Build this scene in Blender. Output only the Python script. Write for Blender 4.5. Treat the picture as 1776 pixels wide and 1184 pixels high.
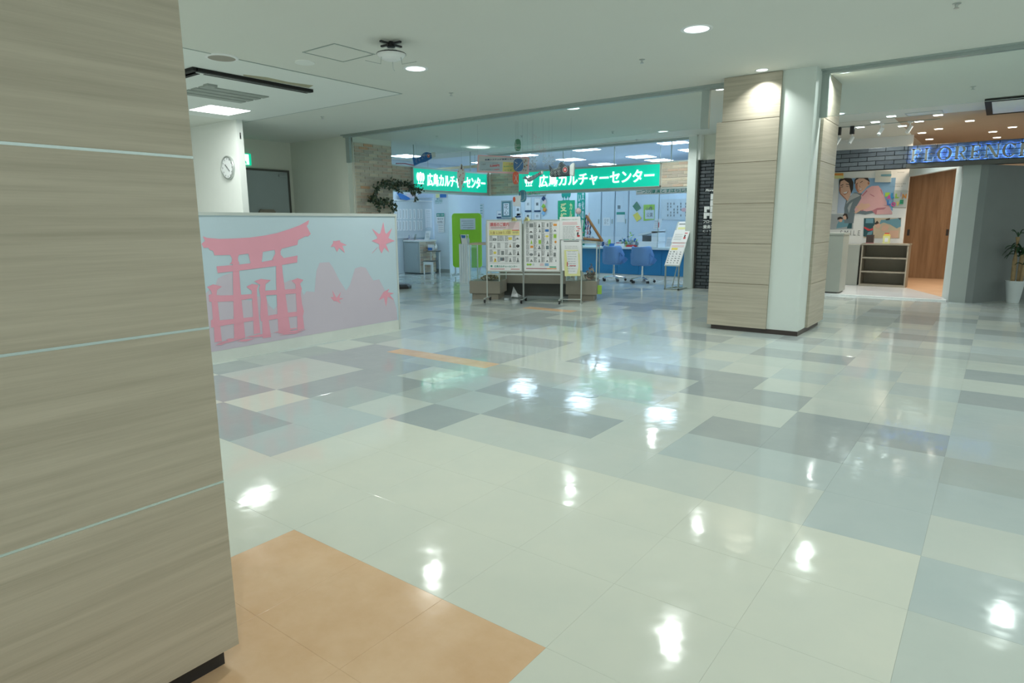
import bpy, bmesh, math, random
from mathutils import Vector, Matrix
random.seed(7)
C = bpy.context.scene.collection
for o in list(bpy.data.objects): bpy.data.objects.remove(o)
PI = math.pi
# ------------------------------------------------------------------ camera, world, exposure
H = 1.332                      # eye height
CAMM = Matrix(((0.79822858, -0.10450936, 0.59321912), (0.60231756, 0.14941548, -0.78414831), (-0.00668528, 0.98323589, 0.18221552)))
FPX = 1106.65
cam = bpy.data.cameras.new('camera'); camo = bpy.data.objects.new('camera', cam); C.objects.link(camo)
camo.matrix_world = Matrix.Translation((0, 0, H)) @ CAMM.to_4x4()
cam.sensor_width = 36; cam.lens = FPX / 1776 * 36; cam.clip_start = .05
bpy.context.scene.camera = camo
sc = bpy.context.scene
sc.view_settings.view_transform = 'Standard'; sc.view_settings.look = 'None'
sc.view_settings.exposure = 0.22; sc.view_settings.gamma = 1; sc.view_settings.use_curve_mapping = False
sc.cycles.use_denoising = True
sc.cycles.max_bounces = 8; sc.cycles.diffuse_bounces = 4; sc.cycles.glossy_bounces = 4
sc.cycles.transparent_max_bounces = 16; sc.cycles.sample_clamp_indirect = 4
w = bpy.data.worlds.new('hall_ambient'); sc.world = w; w.use_nodes = True
w.node_tree.nodes['Background'].inputs[0].default_value = (0.78, 0.90, 0.85, 1)
w.node_tree.nodes['Background'].inputs[1].default_value = 0.76
COOL = (0.95, 1.0, 0.965); SHOP = (0.62, 0.82, 1.0); WARM = (1.0, 0.80, 0.58)
P_DOWN, P_SHOP, P_WARM = 16, 13.0, 9.0
def area(name, loc, power, size, col, rx=0.0, rz=0.0, spread=PI, parent=None):
    l = bpy.data.lights.new(name, 'AREA'); l.shape = 'DISK'; l.size = size; l.energy = power; l.color = col; l.spread = spread
    o = bpy.data.objects.new(name, l); C.objects.link(o); o.location = loc; o.rotation_euler = (rx, 0, rz)
    if parent: o.parent = parent
    return o

# ------------------------------------------------------------------ geometry helpers
def ray(px, py): return (CAMM @ Vector(((px - 888) / FPX, (592 - py) / FPX, -1)))
def on_z(px, py, z=0.0): r = ray(px, py); t = (z - H) / r.z; return Vector((r.x * t, r.y * t, z))
class Frame:
    """a vertical plane frame: local x to the viewer's right, z up, local -y towards the viewer"""
    def __init__(s, x, y, deg=0.0): s.o = Vector((x, y, 0)); s.a = math.radians(deg); s.e = Vector((math.cos(s.a), math.sin(s.a), 0)); s.d = Vector((-math.sin(s.a), math.cos(s.a), 0))
    def at(s, px, py, dy=0.0):
        r = ray(px, py); t = ((s.o + s.d * dy).dot(s.d)) / r.dot(s.d)
        p = r * t + Vector((0, 0, H)); return ((p - s.o).dot(s.e), p.z)
    def quad(s, pts, dy=0.0): return [s.at(x, y, dy) for x, y in pts]
    def world(s, x, y, z=0.0): return s.o + s.e * x + s.d * y + Vector((0, 0, z))

class MB:
    def __init__(s): s.v = []; s.f = []; s.m = []; s.mi = 0
    def _f(s, f): s.f.append(f); s.m.append(s.mi)
    def box(s, x0, x1, y0, y1, z0, z1):
        n = len(s.v); x0, x1 = min(x0, x1), max(x0, x1); y0, y1 = min(y0, y1), max(y0, y1); z0, z1 = min(z0, z1), max(z0, z1)
        s.v += [(x0, y0, z0), (x1, y0, z0), (x1, y1, z0), (x0, y1, z0), (x0, y0, z1), (x1, y0, z1), (x1, y1, z1), (x0, y1, z1)]
        for f in ((0, 3, 2, 1), (4, 5, 6, 7), (0, 1, 5, 4), (1, 2, 6, 5), (2, 3, 7, 6), (3, 0, 4, 7)): s._f(tuple(n + i for i in f))
        return s
    def bbox(s, x0, x1, y0, y1, z0, z1, b=.003):
        """box whose -y face edges are chamfered"""
        n = len(s.v)
        s.v += [(x0, y0 + b, z0), (x1, y0 + b, z0), (x1, y0 + b, z1), (x0, y0 + b, z1), (x0 + b, y0, z0 + b), (x1 - b, y0, z0 + b), (x1 - b, y0, z1 - b), (x0 + b, y0, z1 - b), (x0, y1, z0), (x1, y1, z0), (x1, y1, z1), (x0, y1, z1)]
        for f in ((4, 5, 6, 7), (0, 1, 5, 4), (1, 2, 6, 5), (2, 3, 7, 6), (3, 0, 4, 7), (0, 8, 9, 1), (1, 9, 10, 2), (2, 10, 11, 3), (3, 11, 8, 0), (8, 11, 10, 9)): s._f(tuple(n + i for i in f))
        return s
    def prism(s, pts, y0, y1):
        """polygon given in x,z extruded along y (front at y0)"""
        n = len(s.v); k = len(pts)
        s.v += [(x, y0, z) for x, z in pts] + [(x, y1, z) for x, z in pts]
        s._f(tuple(n + i for i in range(k))); s._f(tuple(n + k + i for i in reversed(range(k))))
        for i in range(k): j = (i + 1) % k; s._f((n + i, n + k + i, n + k + j, n + j))
        return s
    def plan(s, pts, z0, z1):
        n = len(s.v); k = len(pts)
        s.v += [(x, y, z0) for x, y in pts] + [(x, y, z1) for x, y in pts]
        s._f(tuple(n + i for i in reversed(range(k)))); s._f(tuple(n + k + i for i in range(k)))
        for i in range(k): j = (i + 1) % k; s._f((n + i, n + j, n + k + j, n + k + i))
        return s
    def flat(s, pts, y=0.0):
        n = len(s.v); s.v += [(x, y, z) for x, z in pts]; s._f(tuple(range(n, n + len(pts)))); return s
    def lathe(s, prof, seg=20, c=(0, 0, 0), caps=True, sx=1, sy=1):
        n = len(s.v); k = len(prof)
        for i in range(seg):
            a = 2 * PI * i / seg
            for r, z in prof: s.v.append((c[0] + r * math.cos(a) * sx, c[1] + r * math.sin(a) * sy, c[2] + z))
        for i in range(seg):
            j = (i + 1) % seg
            for q in range(k - 1): s._f((n + i * k + q, n + j * k + q, n + j * k + q + 1, n + i * k + q + 1))
        if caps:
            s._f(tuple(n + i * k for i in reversed(range(seg)))); s._f(tuple(n + i * k + k - 1 for i in range(seg)))
        return s
    def tube(s, pts, r, seg=8, r2=None):
        pts = [Vector(p) for p in pts]; n = len(s.v); k = len(pts)
        for i, p in enumerate(pts):
            t = (pts[min(i + 1, k - 1)] - pts[max(i - 1, 0)]).normalized()
            u = t.cross(Vector((0, 0, 1)))
            if u.length < 1e-3: u = t.cross(Vector((0, 1, 0)))
            u.normalize(); w_ = t.cross(u)
            rr = r if r2 is None else r + (r2 - r) * i / max(1, k - 1)
            for j in range(seg):
                a = 2 * PI * j / seg; s.v.append(tuple(p + u * math.cos(a) * rr + w_ * math.sin(a) * rr))
        for i in range(k - 1):
            for j in range(seg):
                q = (j + 1) % seg; s._f((n + i * seg + j, n + i * seg + q, n + (i + 1) * seg + q, n + (i + 1) * seg + j))
        s._f(tuple(n + j for j in reversed(range(seg)))); s._f(tuple(n + (k - 1) * seg + j for j in range(seg)))
        return s
    def mesh(s, name, mats, smooth=False):
        me = bpy.data.meshes.new(name); me.from_pydata(s.v, [], s.f)
        for m in (mats if isinstance(mats, (list, tuple)) else [mats]): me.materials.append(m)
        if isinstance(mats, (list, tuple)): me.polygons.foreach_set('material_index', s.m)
        if smooth: me.polygons.foreach_set('use_smooth', [True] * len(me.polygons))
        me.update(); return me
    def build(s, name, mats, parent=None, loc=None, rz=0.0, smooth=False, bevel=0):
        o = bpy.data.objects.new(name, s.mesh(name, mats, smooth)); C.objects.link(o)
        if parent: o.parent = parent
        if loc is not None: o.location = loc
        if rz: o.rotation_euler = (0, 0, rz)
        if bevel:
            b = o.modifiers.new('bevel', 'BEVEL'); b.width = bevel; b.segments = 2; b.limit_method = 'ANGLE'
        return o
def tag(o, label, cat, group=None):
    o['label'] = label; o['category'] = cat
    if group: o['group'] = group
    return o
def thing(name, label, cat, loc=(0, 0, 0), rz=0.0, group=None):
    o = bpy.data.objects.new(name, None); C.objects.link(o); o.location = loc; o.rotation_euler = (0, 0, rz)
    o.empty_display_size = .1
    return tag(o, label, cat, group)
def fthing(name, label, cat, fr, group=None): return thing(name, label, cat, tuple(fr.o), fr.a, group)
def struct(o): o['kind'] = 'structure'; return o
def copy_tree(o, parent=None):
    c = o.copy(); C.objects.link(c); c.parent = parent
    for ch in list(o.children): copy_tree(ch, c)
    return c
FONTCACHE = {}
def text_mesh(txt, bold=0.0, extrude=0.0, shear=0.0, res=3):
    key = (txt, bold, extrude, shear)
    if key in FONTCACHE: return FONTCACHE[key]
    cu = bpy.data.curves.new('lettering', 'FONT'); cu.body = txt; cu.resolution_u = res; cu.offset = bold; cu.extrude = extrude; cu.shear = shear
    o = bpy.data.objects.new('lettering', cu); C.objects.link(o)
    dg = bpy.context.evaluated_depsgraph_get(); me = bpy.data.meshes.new_from_object(o.evaluated_get(dg))
    vs = [tuple(v.co) for v in me.vertices]; fs = [tuple(p.vertices) for p in me.polygons]
    bpy.data.objects.remove(o); bpy.data.curves.remove(cu); bpy.data.meshes.remove(me)
    FONTCACHE[key] = (vs, fs); return vs, fs
def put_text(mb, txt, corners, y, bold=0.0, depth=0.0, shear=0.0):
    """letters fitted into the box (x0,z0,x1,z1) on the plane y, facing -y"""
    x0, z0, x1, z1 = corners
    vs, fs = text_mesh(txt, bold, .1 if depth else 0, shear)
    if not vs: return mb
    a0 = min(v[0] for v in vs); a1 = max(v[0] for v in vs); b0 = min(v[1] for v in vs); b1 = max(v[1] for v in vs)
    kx = (x1 - x0) / max(1e-6, a1 - a0); kz = (z1 - z0) / max(1e-6, b1 - b0)
    n = len(mb.v)
    for v in vs: mb.v.append((x0 + (v[0] - a0) * kx, y - (v[2] / .1) * depth / 2 if depth else y, z0 + (v[1] - b0) * kz))
    for f in fs: mb._f(tuple(n + i for i in f))
    return mb

# ------------------------------------------------------------------ materials
def nodes(name):
    m = bpy.data.materials.new(name); m.use_nodes = True; nt = m.node_tree
    return m, nt, nt.nodes['Principled BSDF']
def mat(name, col, rough=.5, metal=0.0, emit=0.0, var=.06, scale=6.0, bump=0.0, bscale=60, coat=0.0, ecol=None):
    m, nt, b = nodes(name); col = tuple(col) + (1,)
    tc = nt.nodes.new('ShaderNodeTexCoord')
    if var:
        nz = nt.nodes.new('ShaderNodeTexNoise'); nz.inputs['Scale'].default_value = scale; nz.inputs['Detail'].default_value = 3
        nt.links.new(tc.outputs['Object'], nz.inputs['Vector'])
        r = nt.nodes.new('ShaderNodeMapRange'); r.inputs[3].default_value = 1 - var; r.inputs[4].default_value = 1 + var
        nt.links.new(nz.outputs[0], r.inputs[0])
        mx = nt.nodes.new('ShaderNodeVectorMath'); mx.operation = 'SCALE'; mx.inputs[0].default_value = col[:3]
        nt.links.new(r.outputs[0], mx.inputs['Scale']); nt.links.new(mx.outputs[0], b.inputs['Base Color'])
    else: b.inputs['Base Color'].default_value = col
    b.inputs['Roughness'].default_value = rough; b.inputs['Metallic'].default_value = metal; b.inputs['Coat Weight'].default_value = coat
    if emit: b.inputs['Emission Color'].default_value = (tuple(ecol) + (1,)) if ecol else col; b.inputs['Emission Strength'].default_value = emit
    if bump:
        n2 = nt.nodes.new('ShaderNodeTexNoise'); n2.inputs['Scale'].default_value = bscale; nt.links.new(tc.outputs['Object'], n2.inputs['Vector'])
        bp = nt.nodes.new('ShaderNodeBump'); bp.inputs['Strength'].default_value = bump; bp.inputs['Distance'].default_value = .01
        nt.links.new(n2.outputs[0], bp.inputs['Height']); nt.links.new(bp.outputs[0], b.inputs['Normal'])
    return m
def wood(name, c1, c2, scale=(1.2, 1.2, 26), rough=.42, grain=.5, bump=.12):
    m, nt, b = nodes(name); tc = nt.nodes.new('ShaderNodeTexCoord'); geo = nt.nodes.new('ShaderNodeNewGeometry')
    mp = nt.nodes.new('ShaderNodeMapping'); mp.inputs['Scale'].default_value = scale
    nt.links.new(geo.outputs['Position'], mp.inputs['Vector'])
    wv = nt.nodes.new('ShaderNodeTexNoise'); wv.inputs['Scale'].default_value = 1.0; wv.inputs['Detail'].default_value = 2; nt.links.new(mp.outputs[0], wv.inputs['Vector'])
    mp2 = nt.nodes.new('ShaderNodeMapping'); mp2.inputs['Scale'].default_value = tuple(s * 5 for s in scale)
    nt.links.new(geo.outputs['Position'], mp2.inputs['Vector'])
    fi = nt.nodes.new('ShaderNodeTexNoise'); fi.inputs['Scale'].default_value = 1.0; fi.inputs['Detail'].default_value = 5; fi.inputs['Roughness'].default_value = .7; nt.links.new(mp2.outputs[0], fi.inputs['Vector'])
    mx = nt.nodes.new('ShaderNodeMath'); mx.operation = 'MULTIPLY_ADD'; mx.inputs[1].default_value = grain; nt.links.new(fi.outputs[0], mx.inputs[0]); nt.links.new(wv.outputs[0], mx.inputs[2])
    cr = nt.nodes.new('ShaderNodeValToRGB'); cr.color_ramp.elements[0].position = .45; cr.color_ramp.elements[1].position = 1.05 - .1
    cr.color_ramp.elements[0].color = tuple(c1) + (1,); cr.color_ramp.elements[1].color = tuple(c2) + (1,)
    nt.links.new(mx.outputs[0], cr.inputs[0]); nt.links.new(cr.outputs[0], b.inputs['Base Color'])
    bp = nt.nodes.new('ShaderNodeBump'); bp.inputs['Strength'].default_value = bump; bp.inputs['Distance'].default_value = .004
    nt.links.new(fi.outputs[0], bp.inputs['Height']); nt.links.new(bp.outputs[0], b.inputs['Normal'])
    b.inputs['Roughness'].default_value = rough
    return m
def tile_mat(name, c, c2, rough=.08):
    m, nt, b = nodes(name); geo = nt.nodes.new('ShaderNodeNewGeometry')
    n1 = nt.nodes.new('ShaderNodeTexNoise'); n1.inputs['Scale'].default_value = 3.2; n1.inputs['Detail'].default_value = 6; n1.inputs['Roughness'].default_value = .62
    nt.links.new(geo.outputs['Position'], n1.inputs['Vector'])
    cr = nt.nodes.new('ShaderNodeValToRGB'); cr.color_ramp.elements[0].position = .32; cr.color_ramp.elements[1].position = .68
    cr.color_ramp.elements[0].color = tuple(c2) + (1,); cr.color_ramp.elements[1].color = tuple(c) + (1,)
    nt.links.new(n1.outputs[0], cr.inputs[0]); nt.links.new(cr.outputs[0], b.inputs['Base Color'])
    # wavy wax coat
    n2 = nt.nodes.new('ShaderNodeTexNoise'); n2.inputs['Scale'].default_value = 3.0; n2.inputs['Detail'].default_value = 3; nt.links.new(geo.outputs['Position'], n2.inputs['Vector'])
    bp = nt.nodes.new('ShaderNodeBump'); bp.inputs['Strength'].default_value = .26; bp.inputs['Distance'].default_value = .01
    nt.links.new(n2.outputs[0], bp.inputs['Height']); nt.links.new(bp.outputs[0], b.inputs['Normal'])
    n3 = nt.nodes.new('ShaderNodeTexNoise'); n3.inputs['Scale'].default_value = 9; n3.inputs['Detail'].default_value = 4; nt.links.new(geo.outputs['Position'], n3.inputs['Vector'])
    rr = nt.nodes.new('ShaderNodeMapRange'); rr.inputs[1].default_value = .3; rr.inputs[2].default_value = .7; rr.inputs[3].default_value = rough - .03; rr.inputs[4].default_value = rough + .04
    nt.links.new(n3.outputs[0], rr.inputs[0]); nt.links.new(rr.outputs[0], b.inputs['Roughness'])
    b.inputs['IOR'].default_value = 1.5
    return m
def glass(name, tint=(.93, .98, .97), refl=.12, rough=.03, bump=0.0):
    m = bpy.data.materials.new(name); m.use_nodes = True; nt = m.node_tree; nt.nodes.clear()
    out = nt.nodes.new('ShaderNodeOutputMaterial'); tr = nt.nodes.new('ShaderNodeBsdfTransparent'); tr.inputs[0].default_value = tuple(tint) + (1,)
    gl = nt.nodes.new('ShaderNodeBsdfGlossy'); gl.inputs['Roughness'].default_value = rough
    fr = nt.nodes.new('ShaderNodeFresnel'); fr.inputs[0].default_value = 1.35 + refl
    mx = nt.nodes.new('ShaderNodeMixShader'); g2 = nt.nodes.new('ShaderNodeNewGeometry'); sb = nt.nodes.new('ShaderNodeMath'); sb.operation = 'SUBTRACT'; sb.inputs[0].default_value = 1; nt.links.new(g2.outputs['Backfacing'], sb.inputs[1]); ml = nt.nodes.new('ShaderNodeMath'); ml.operation = 'MULTIPLY'; nt.links.new(fr.outputs[0], ml.inputs[0]); nt.links.new(sb.outputs[0], ml.inputs[1]); nt.links.new(ml.outputs[0], mx.inputs[0]); nt.links.new(tr.outputs[0], mx.inputs[1]); nt.links.new(gl.outputs[0], mx.inputs[2]); nt.links.new(mx.outputs[0], out.inputs[0])
    if bump:
        n = nt.nodes.new('ShaderNodeTexNoise'); n.inputs['Scale'].default_value = 5; bp = nt.nodes.new('ShaderNodeBump'); bp.inputs['Strength'].default_value = bump
        nt.links.new(n.outputs[0], bp.inputs['Height']); nt.links.new(bp.outputs[0], gl.inputs['Normal'])
    return m
M = {}
M['ceil'] = mat('ceiling_paint', (.72, .735, .68), .8, var=.02, scale=1)
M['ceil_w'] = mat('ceiling_board_white', (.80, .83, .80), .75, var=.03, scale=1.5)
M['ceil_shop'] = mat('shop_ceiling', (.80, .84, .90), .8, var=.02)
M['ceil_warm'] = mat('warm_light_tint', (.52, .42, .32), .8, var=.04)  # warm lamp light painted into the studio ceiling colour
M['wall'] = mat('cream_wall', (.72, .74, .65), .7, var=.02, bump=.05)
M['wall_w'] = mat('white_wall', (.82, .84, .80), .7, var=.02, bump=.04)
M['shopwall'] = mat('shop_wall', (.68, .77, .85), .7, var=.02)
M['door'] = mat('grey_blue_door', (.40, .46, .47), .5, var=.03)
M['frame_d'] = mat('dark_frame', (.10, .10, .09), .45)
M['rail'] = mat('aluminium_rail', (.42, .48, .46), .35, .5)
M['alu'] = mat('brushed_aluminium', (.55, .58, .56), .32, .7)
M['steel'] = mat('chrome', (.75, .78, .8), .15, .95)
M['white'] = mat('white_plastic', (.84, .86, .86), .4, var=.02)
M['black'] = mat('black_plastic', (.02, .02, .022), .4, var=.1)
M['kick'] = mat('dark_brown_kickboard', (.045, .032, .028), .4)
M['wood'] = wood('pale_ash_laminate', (.41, .365, .285), (.54, .485, .39), scale=(1.3, 1.3, 46), bump=.06)
M['wood_edge'] = mat('panel_edge_tan', (.45, .37, .27), .5)
M['joint'] = mat('glossy_joint_strip', (.60, .70, .68), .12, .6, var=.03)
M['colwhite'] = mat('column_white_paint', (.70, .76, .72), .45, var=.02, bump=.06, bscale=90)
M['brick_wood'] = wood('brown_sliding_door_wood', (.20, .115, .06), (.36, .23, .135), scale=(9, 9, .7))
M['brown_floor'] = wood('brown_floor_wood', (.42, .27, .17), (.55, .38, .26), scale=(2, 10, 10))
BE = [(.54, .48, .38), (.48, .42, .35), (.60, .53, .42), (.43, .38, .32), (.52, .40, .31), (.56, .34, .21)]
M['beige'] = [mat('beige_brick_%s' % n, tuple(q * 1.12 for q in c), .85, var=.15, scale=20, bump=.3) for n, c in zip(('sand', 'clay', 'straw', 'stone', 'rose', 'orange'), BE)]
M['mortar'] = mat('pale_mortar', (.70, .68, .60), .9, var=.05)
M['dark'] = [mat('slate_brick_%s' % n, c, .6, var=.25, scale=15, bump=.4, bscale=30) for n, c in zip(('a', 'b', 'c'), ((.058, .072, .082), (.075, .088, .098), (.05, .06, .07)))]
M['dmortar'] = mat('dark_mortar', (.012, .015, .018), .9)
M['green'] = mat('lit_green_sign_face', (.0, .45, .30), .4, emit=.50, ecol=(.0, .62, .42), var=.02)
M['signwhite'] = mat('lit_white_letters', (.9, 1, .98), .4, emit=1.15, ecol=(.85, 1, .98), var=0)
M['sframe'] = mat('sign_frame_silver', (.55, .62, .60), .35, .4)
M['paper'] = mat('white_paper', (.85, .86, .88), .6, var=.03)
M['paperg'] = mat('pale_grey_paper', (.62, .68, .72), .6)
M['ink'] = mat('grey_print', (.22, .24, .25), .6, var=.2)
M['inkd'] = mat('black_print', (.04, .04, .045), .6)
M['red'] = mat('red_print', (.62, .06, .07), .5)
M['pinkp'] = mat('pale_pink_print', (.80, .62, .64), .6)
M['yellow'] = mat('yellow_print', (.82, .68, .12), .5)
M['paley'] = mat('pale_yellow_paper', (.78, .78, .38), .5)
M['orange'] = mat('orange_print', (.80, .33, .07), .5)
M['teal'] = mat('teal_print', (.01, .30, .24), .5)
M['tealb'] = mat('bright_green_print', (.02, .40, .20), .5)
M['blue'] = mat('blue_print', (.04, .18, .52), .5)
M['navy'] = mat('navy_print', (.02, .06, .16), .5)
M['lime'] = mat('lime_green_board', (.30, .62, .03), .45)
M['limep'] = mat('lime_print', (.35, .60, .08), .5)
M['board_bg'] = mat('partition_print_pale_blue', (.57, .71, .80), .32, var=.02)
M['mauve'] = mat('partition_print_mauve', (.66, .59, .69), .32, var=.02)
M['pink'] = mat('partition_print_pink', (.88, .40, .51), .32, var=.03)
M['pcap'] = mat('partition_cap_grey', (.58, .63, .61), .45)
M['pbase'] = mat('partition_base_white', (.76, .80, .76), .45)
M['taupe'] = mat('taupe_display_base', (.30, .27, .22), .5)
M['chair'] = mat('blue_chair_shell', (.13, .28, .58), .5, var=.04)
M['cblue'] = mat('blue_counter_panel', (.02, .20, .42), .5, var=.05)
M['ctop'] = mat('pale_counter_top', (.70, .78, .80), .35)
M['panelL'] = mat('lit_ceiling_panel', (1, 1, 1), .5, emit=5.5, ecol=(.92, 1, .97), var=0)
M['panelS'] = mat('lit_shop_panel', (1, 1, 1), .5, emit=P_SHOP, ecol=(.60, .82, 1), var=0)
M['lampc'] = mat('downlight_glow', (1, 1, 1), .5, emit=7, ecol=(.82, 1, .98), var=0)
M['lampr'] = mat('lamp_bowl_glow', (1, 1, 1), .5, emit=1.7, ecol=(.82, 1, .98), var=0)
M['lampw'] = mat('warm_spot_glow', (1, 1, 1), .5, emit=6, ecol=(1, .95, .82), var=0)
M['refl'] = mat('lamp_reflector', (.85, .92, .92), .2, .3, var=0)
M['glass'] = glass('clear_glass')
M['smoke_glass'] = glass('smoke_screen_glass', (.95, .985, .98), 0.0)
M['vinyl'] = glass('clear_vinyl_sheet', (.88, .93, .96), .25, .08, 1.0)
M['exit'] = mat('exit_green', (.0, .55, .30), .4, emit=.9, var=0)
M['exitw'] = mat('exit_white', (.8, 1, .95), .4, emit=1.1, var=0)
M['halo'] = mat('blue_halo_light', (.2, .5, 1), .5, emit=14, ecol=(.26, .55, 1.0), var=0)
M['flor'] = mat('grey_metal_letters', (.42, .42, .38), .4, .3)
M['greyw'] = mat('dark_grey_wall', (.20, .225, .225), .75, var=.06, scale=3, bump=.1)
M['greyl'] = mat('light_grey_pier', (.36, .40, .385), .7, var=.03)
M['wframe'] = mat('white_door_frame', (.52, .58, .57), .5)
M['cab'] = mat('grey_counter_laminate', (.36, .38, .34), .5, var=.05)
M['cabd'] = mat('greige_shelf_laminate', (.33, .30, .24), .5, var=.04)
M['pot'] = mat('white_plant_pot', (.72, .78, .80), .35)
M['bark'] = mat('plant_bark', (.35, .25, .13), .8, var=.3, scale=20, bump=.6)
M['leaf'] = mat('dark_green_leaf', (.025, .075, .03), .4, var=.4, scale=14)
M['ivy'] = mat('ivy_leaf', (.030, .050, .022), .5, var=.5, scale=9)
M['ivy2'] = mat('ivy_leaf_light', (.09, .11, .05), .5, var=.5, scale=9)
M['skin'] = mat('printed_skin', (.72, .46, .34), .5); M['skin2'] = mat('printed_shadow_skin', (.45, .20, .13), .5)
M['hair'] = mat('printed_dark_hair', (.05, .035, .03), .5); M['hood'] = mat('printed_pink_cloth', (.72, .42, .44), .5); M['hood2'] = mat('printed_rose_fold', (.50, .20, .24), .5)
M['gcloth'] = mat('printed_grey_cloth', (.17, .22, .25), .5); M['gcloth2'] = mat('printed_light_grey_cloth', (.42, .46, .48), .5); M['sky'] = mat('printed_blue', (.25, .45, .68), .5); M['skyl'] = mat('printed_pale_blue', (.52, .62, .78), .5)
M['cream'] = mat('printed_cream', (.60, .50, .36), .5); M['dteal'] = mat('printed_dark_teal', (.03, .10, .12), .5); M['mteal'] = mat('printed_mid_teal', (.16, .34, .42), .5)
M['brownb'] = mat('brown_box', (.07, .05, .045), .5); M['dried'] = mat('dried_flowers', (.50, .45, .40), .9, var=.4, scale=30); M['rose'] = mat('dried_roses', (.50, .32, .28), .9, var=.4, scale=30)
M['bamboo'] = mat('bamboo_brown', (.32, .17, .07), .5, var=.2); M['bambooy'] = mat('pale_bamboo', (.62, .55, .35), .5)
M['marble'] = mat('white_marble_floor', (.72, .74, .76), .15, var=.10, scale=2.5)
M['wshred'] = wood('white_washed_wood', (.62, .70, .76), (.85, .90, .92), scale=(30, 30, 2))
M['cblk'] = mat('carp_black', (.03, .045, .055), .6, var=.3, scale=40); M['cwht'] = mat('carp_white', (.55, .60, .58), .6); M['cblu'] = mat('carp_blue', (.02, .14, .42), .6, var=.3, scale=40)
M['thread'] = mat('thread_grey', (.35, .38, .38), .6, var=0)
M['dark_slot'] = mat('slot_black', (.006, .007, .006), .7)
M['dirt'] = mat('ceiling_stain', (.40, .38, .26), .9, var=.2, scale=8)
M['grille'] = mat('vent_grille_grey', (.33, .36, .33), .6)

# ------------------------------------------------------------------ floor with single tiles
T = {'C': tile_mat('tile_cream', (.67, .695, .61), (.635, .67, .595)), 'W': tile_mat('tile_light_grey', (.575, .62, .575), (.545, .60, .56)), 'L': tile_mat('tile_pale_grey', (.545, .60, .56), (.51, .57, .535)),
     'B': tile_mat('tile_pale_blue_grey', (.49, .56, .555), (.46, .535, .535)), 'M': tile_mat('tile_mid_grey', (.45, .505, .49), (.42, .48, .465)),
     'D': tile_mat('tile_grey', (.395, .445, .445), (.365, .415, .42)), 'O': tile_mat('tile_orange', (.76, .53, .34), (.66, .42, .24), .16)}
TX = lambda i: -.120 + .4497 * i
TY = lambda j: 1.516 + .4575 * j
spec = {}
def st(k, *ij):
    for a in ij: spec[a] = k
st('D', (-9, 1), (-10, 1), (-11, 2), (-12, 2), (-10, 3), (-10, 4), (-9, 4), (-10, 5), (-11, 5), (-12, 5), (-13, 5), (-12, 6), (-11, 6), (-13, 3), (-13, 7), (-10, 9), (-9, 9), (-9, 7), (-10, 7), (-14, 12), (-12, 13), (-11, 12), (-12, 12), (-10, 12), (-11, 11), (-14, 15), (-13, 15), (-7, 8), (-6, 8), (-5, 8), (-4, 8), (-4, 7), (-3, 7), (-3, 5), (-2, 5), (-2, 6), (-1, 6), (-4, 11), (-3, 11), (-4, 13), (-2, 15), (-1, 15), (-2, 18), (-2, 19), (-1, 19), (0, 17), (1, 17), (0, 11), (1, 11), (0, 9), (1, 9), (-6, 12), (-7, 12), (-11, 17), (-10, 17), (-9, 17), (-7, 5), (-6, 5), (-7, 3), (-6, 4), (-5, 4), (-16, 9), (-15, 14), (-19, 16), (-17, 18))
st('M', (-10, 6), (-9, 6), (-9, 3), (-8, 4), (-8, 6), (-7, 6), (-3, 13), (-2, 13), (-1, 13), (0, 13), (1, 13), (0, 5), (1, 5), (-8, 12), (-5, 15), (-13, 8), (-8, 13))
st('B', (-9, 2), (-8, 2), (-3, 4), (-2, 4), (-1, 3), (0, 2), (1, 2), (0, 6), (0, 7), (0, 4), (1, 6), (1, 7), (-6, 6), (-5, 6), (-7, 4), (-8, 5), (-1, 4), (-1, 5), (-8, 1), (-6, 9), (-7, 10))
st('C', (-10, 2), (-8, 3), (0, 3), (-11, 3), (-11, 4), (-12, 4), (-12, 3), (-9, 5), (-6, 3), (-5, 3), (-4, 3), (-3, 3), (-2, 3), (-4, 4), (-4, 5), (-5, 5), (-4, 6), (-3, 6), (-3, 8), (-4, 9), (-8, 8), (-8, 9), (-7, 7), (-12, 7), (-13, 6), (-5, 10), (-3, 12))
rt = random.Random(11)
def kind(i, j):
    if (i, j) in spec: return 'W' if spec[(i, j)] == 'C' and j > 2 else spec[(i, j)]
    if -5 <= i <= -3 and j < 0: return 'O'
    if j <= 2: return 'C' if i < 0 else ('B' if rt.random() < .5 else 'L')
    r = rt.random()
    if -8 <= i <= 2 and j <= 14: return 'B' if r < .3 else 'W' if r < .5 else 'L'
    return 'D' if r < .10 else 'M' if r < .24 else 'B' if r < .5 else 'W' if r < .62 else 'L'
floor = MB().box(-17, 7, -5, 20, -.12, -.004).build('floor', mat('floor_joint', (.50, .54, .50), .4)); struct(floor)
def tile_mb(mb, x0, x1, y0, y1, b=.0006, z=0.0):
    n = len(mb.v); g = .0002
    x0 += g; x1 -= g; y0 += g; y1 -= g
    mb.v += [(x0, y0, z - .0035), (x1, y0, z - .0035), (x1, y1, z - .0035), (x0, y1, z - .0035), (x0, y0, z - b * .5), (x1, y0, z - b * .5), (x1, y1, z - b * .5), (x0, y1, z - b * .5), (x0 + b, y0 + b, z), (x1 - b, y0 + b, z), (x1 - b, y1 - b, z), (x0 + b, y1 - b, z)]
    mb._f((n + 8, n + 9, n + 10, n + 11))
    for k in range(4):
        q = (k + 1) % 4; mb._f((n + 4 + k, n + 4 + q, n + 8 + q, n + 8 + k)); mb._f((n + k, n + q, n + 4 + q, n + 4 + k))
tm = MB(); tile_mb(tm, 0, .4497, 0, .4575); tmesh = tm.mesh('tile', T['L'])
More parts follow.
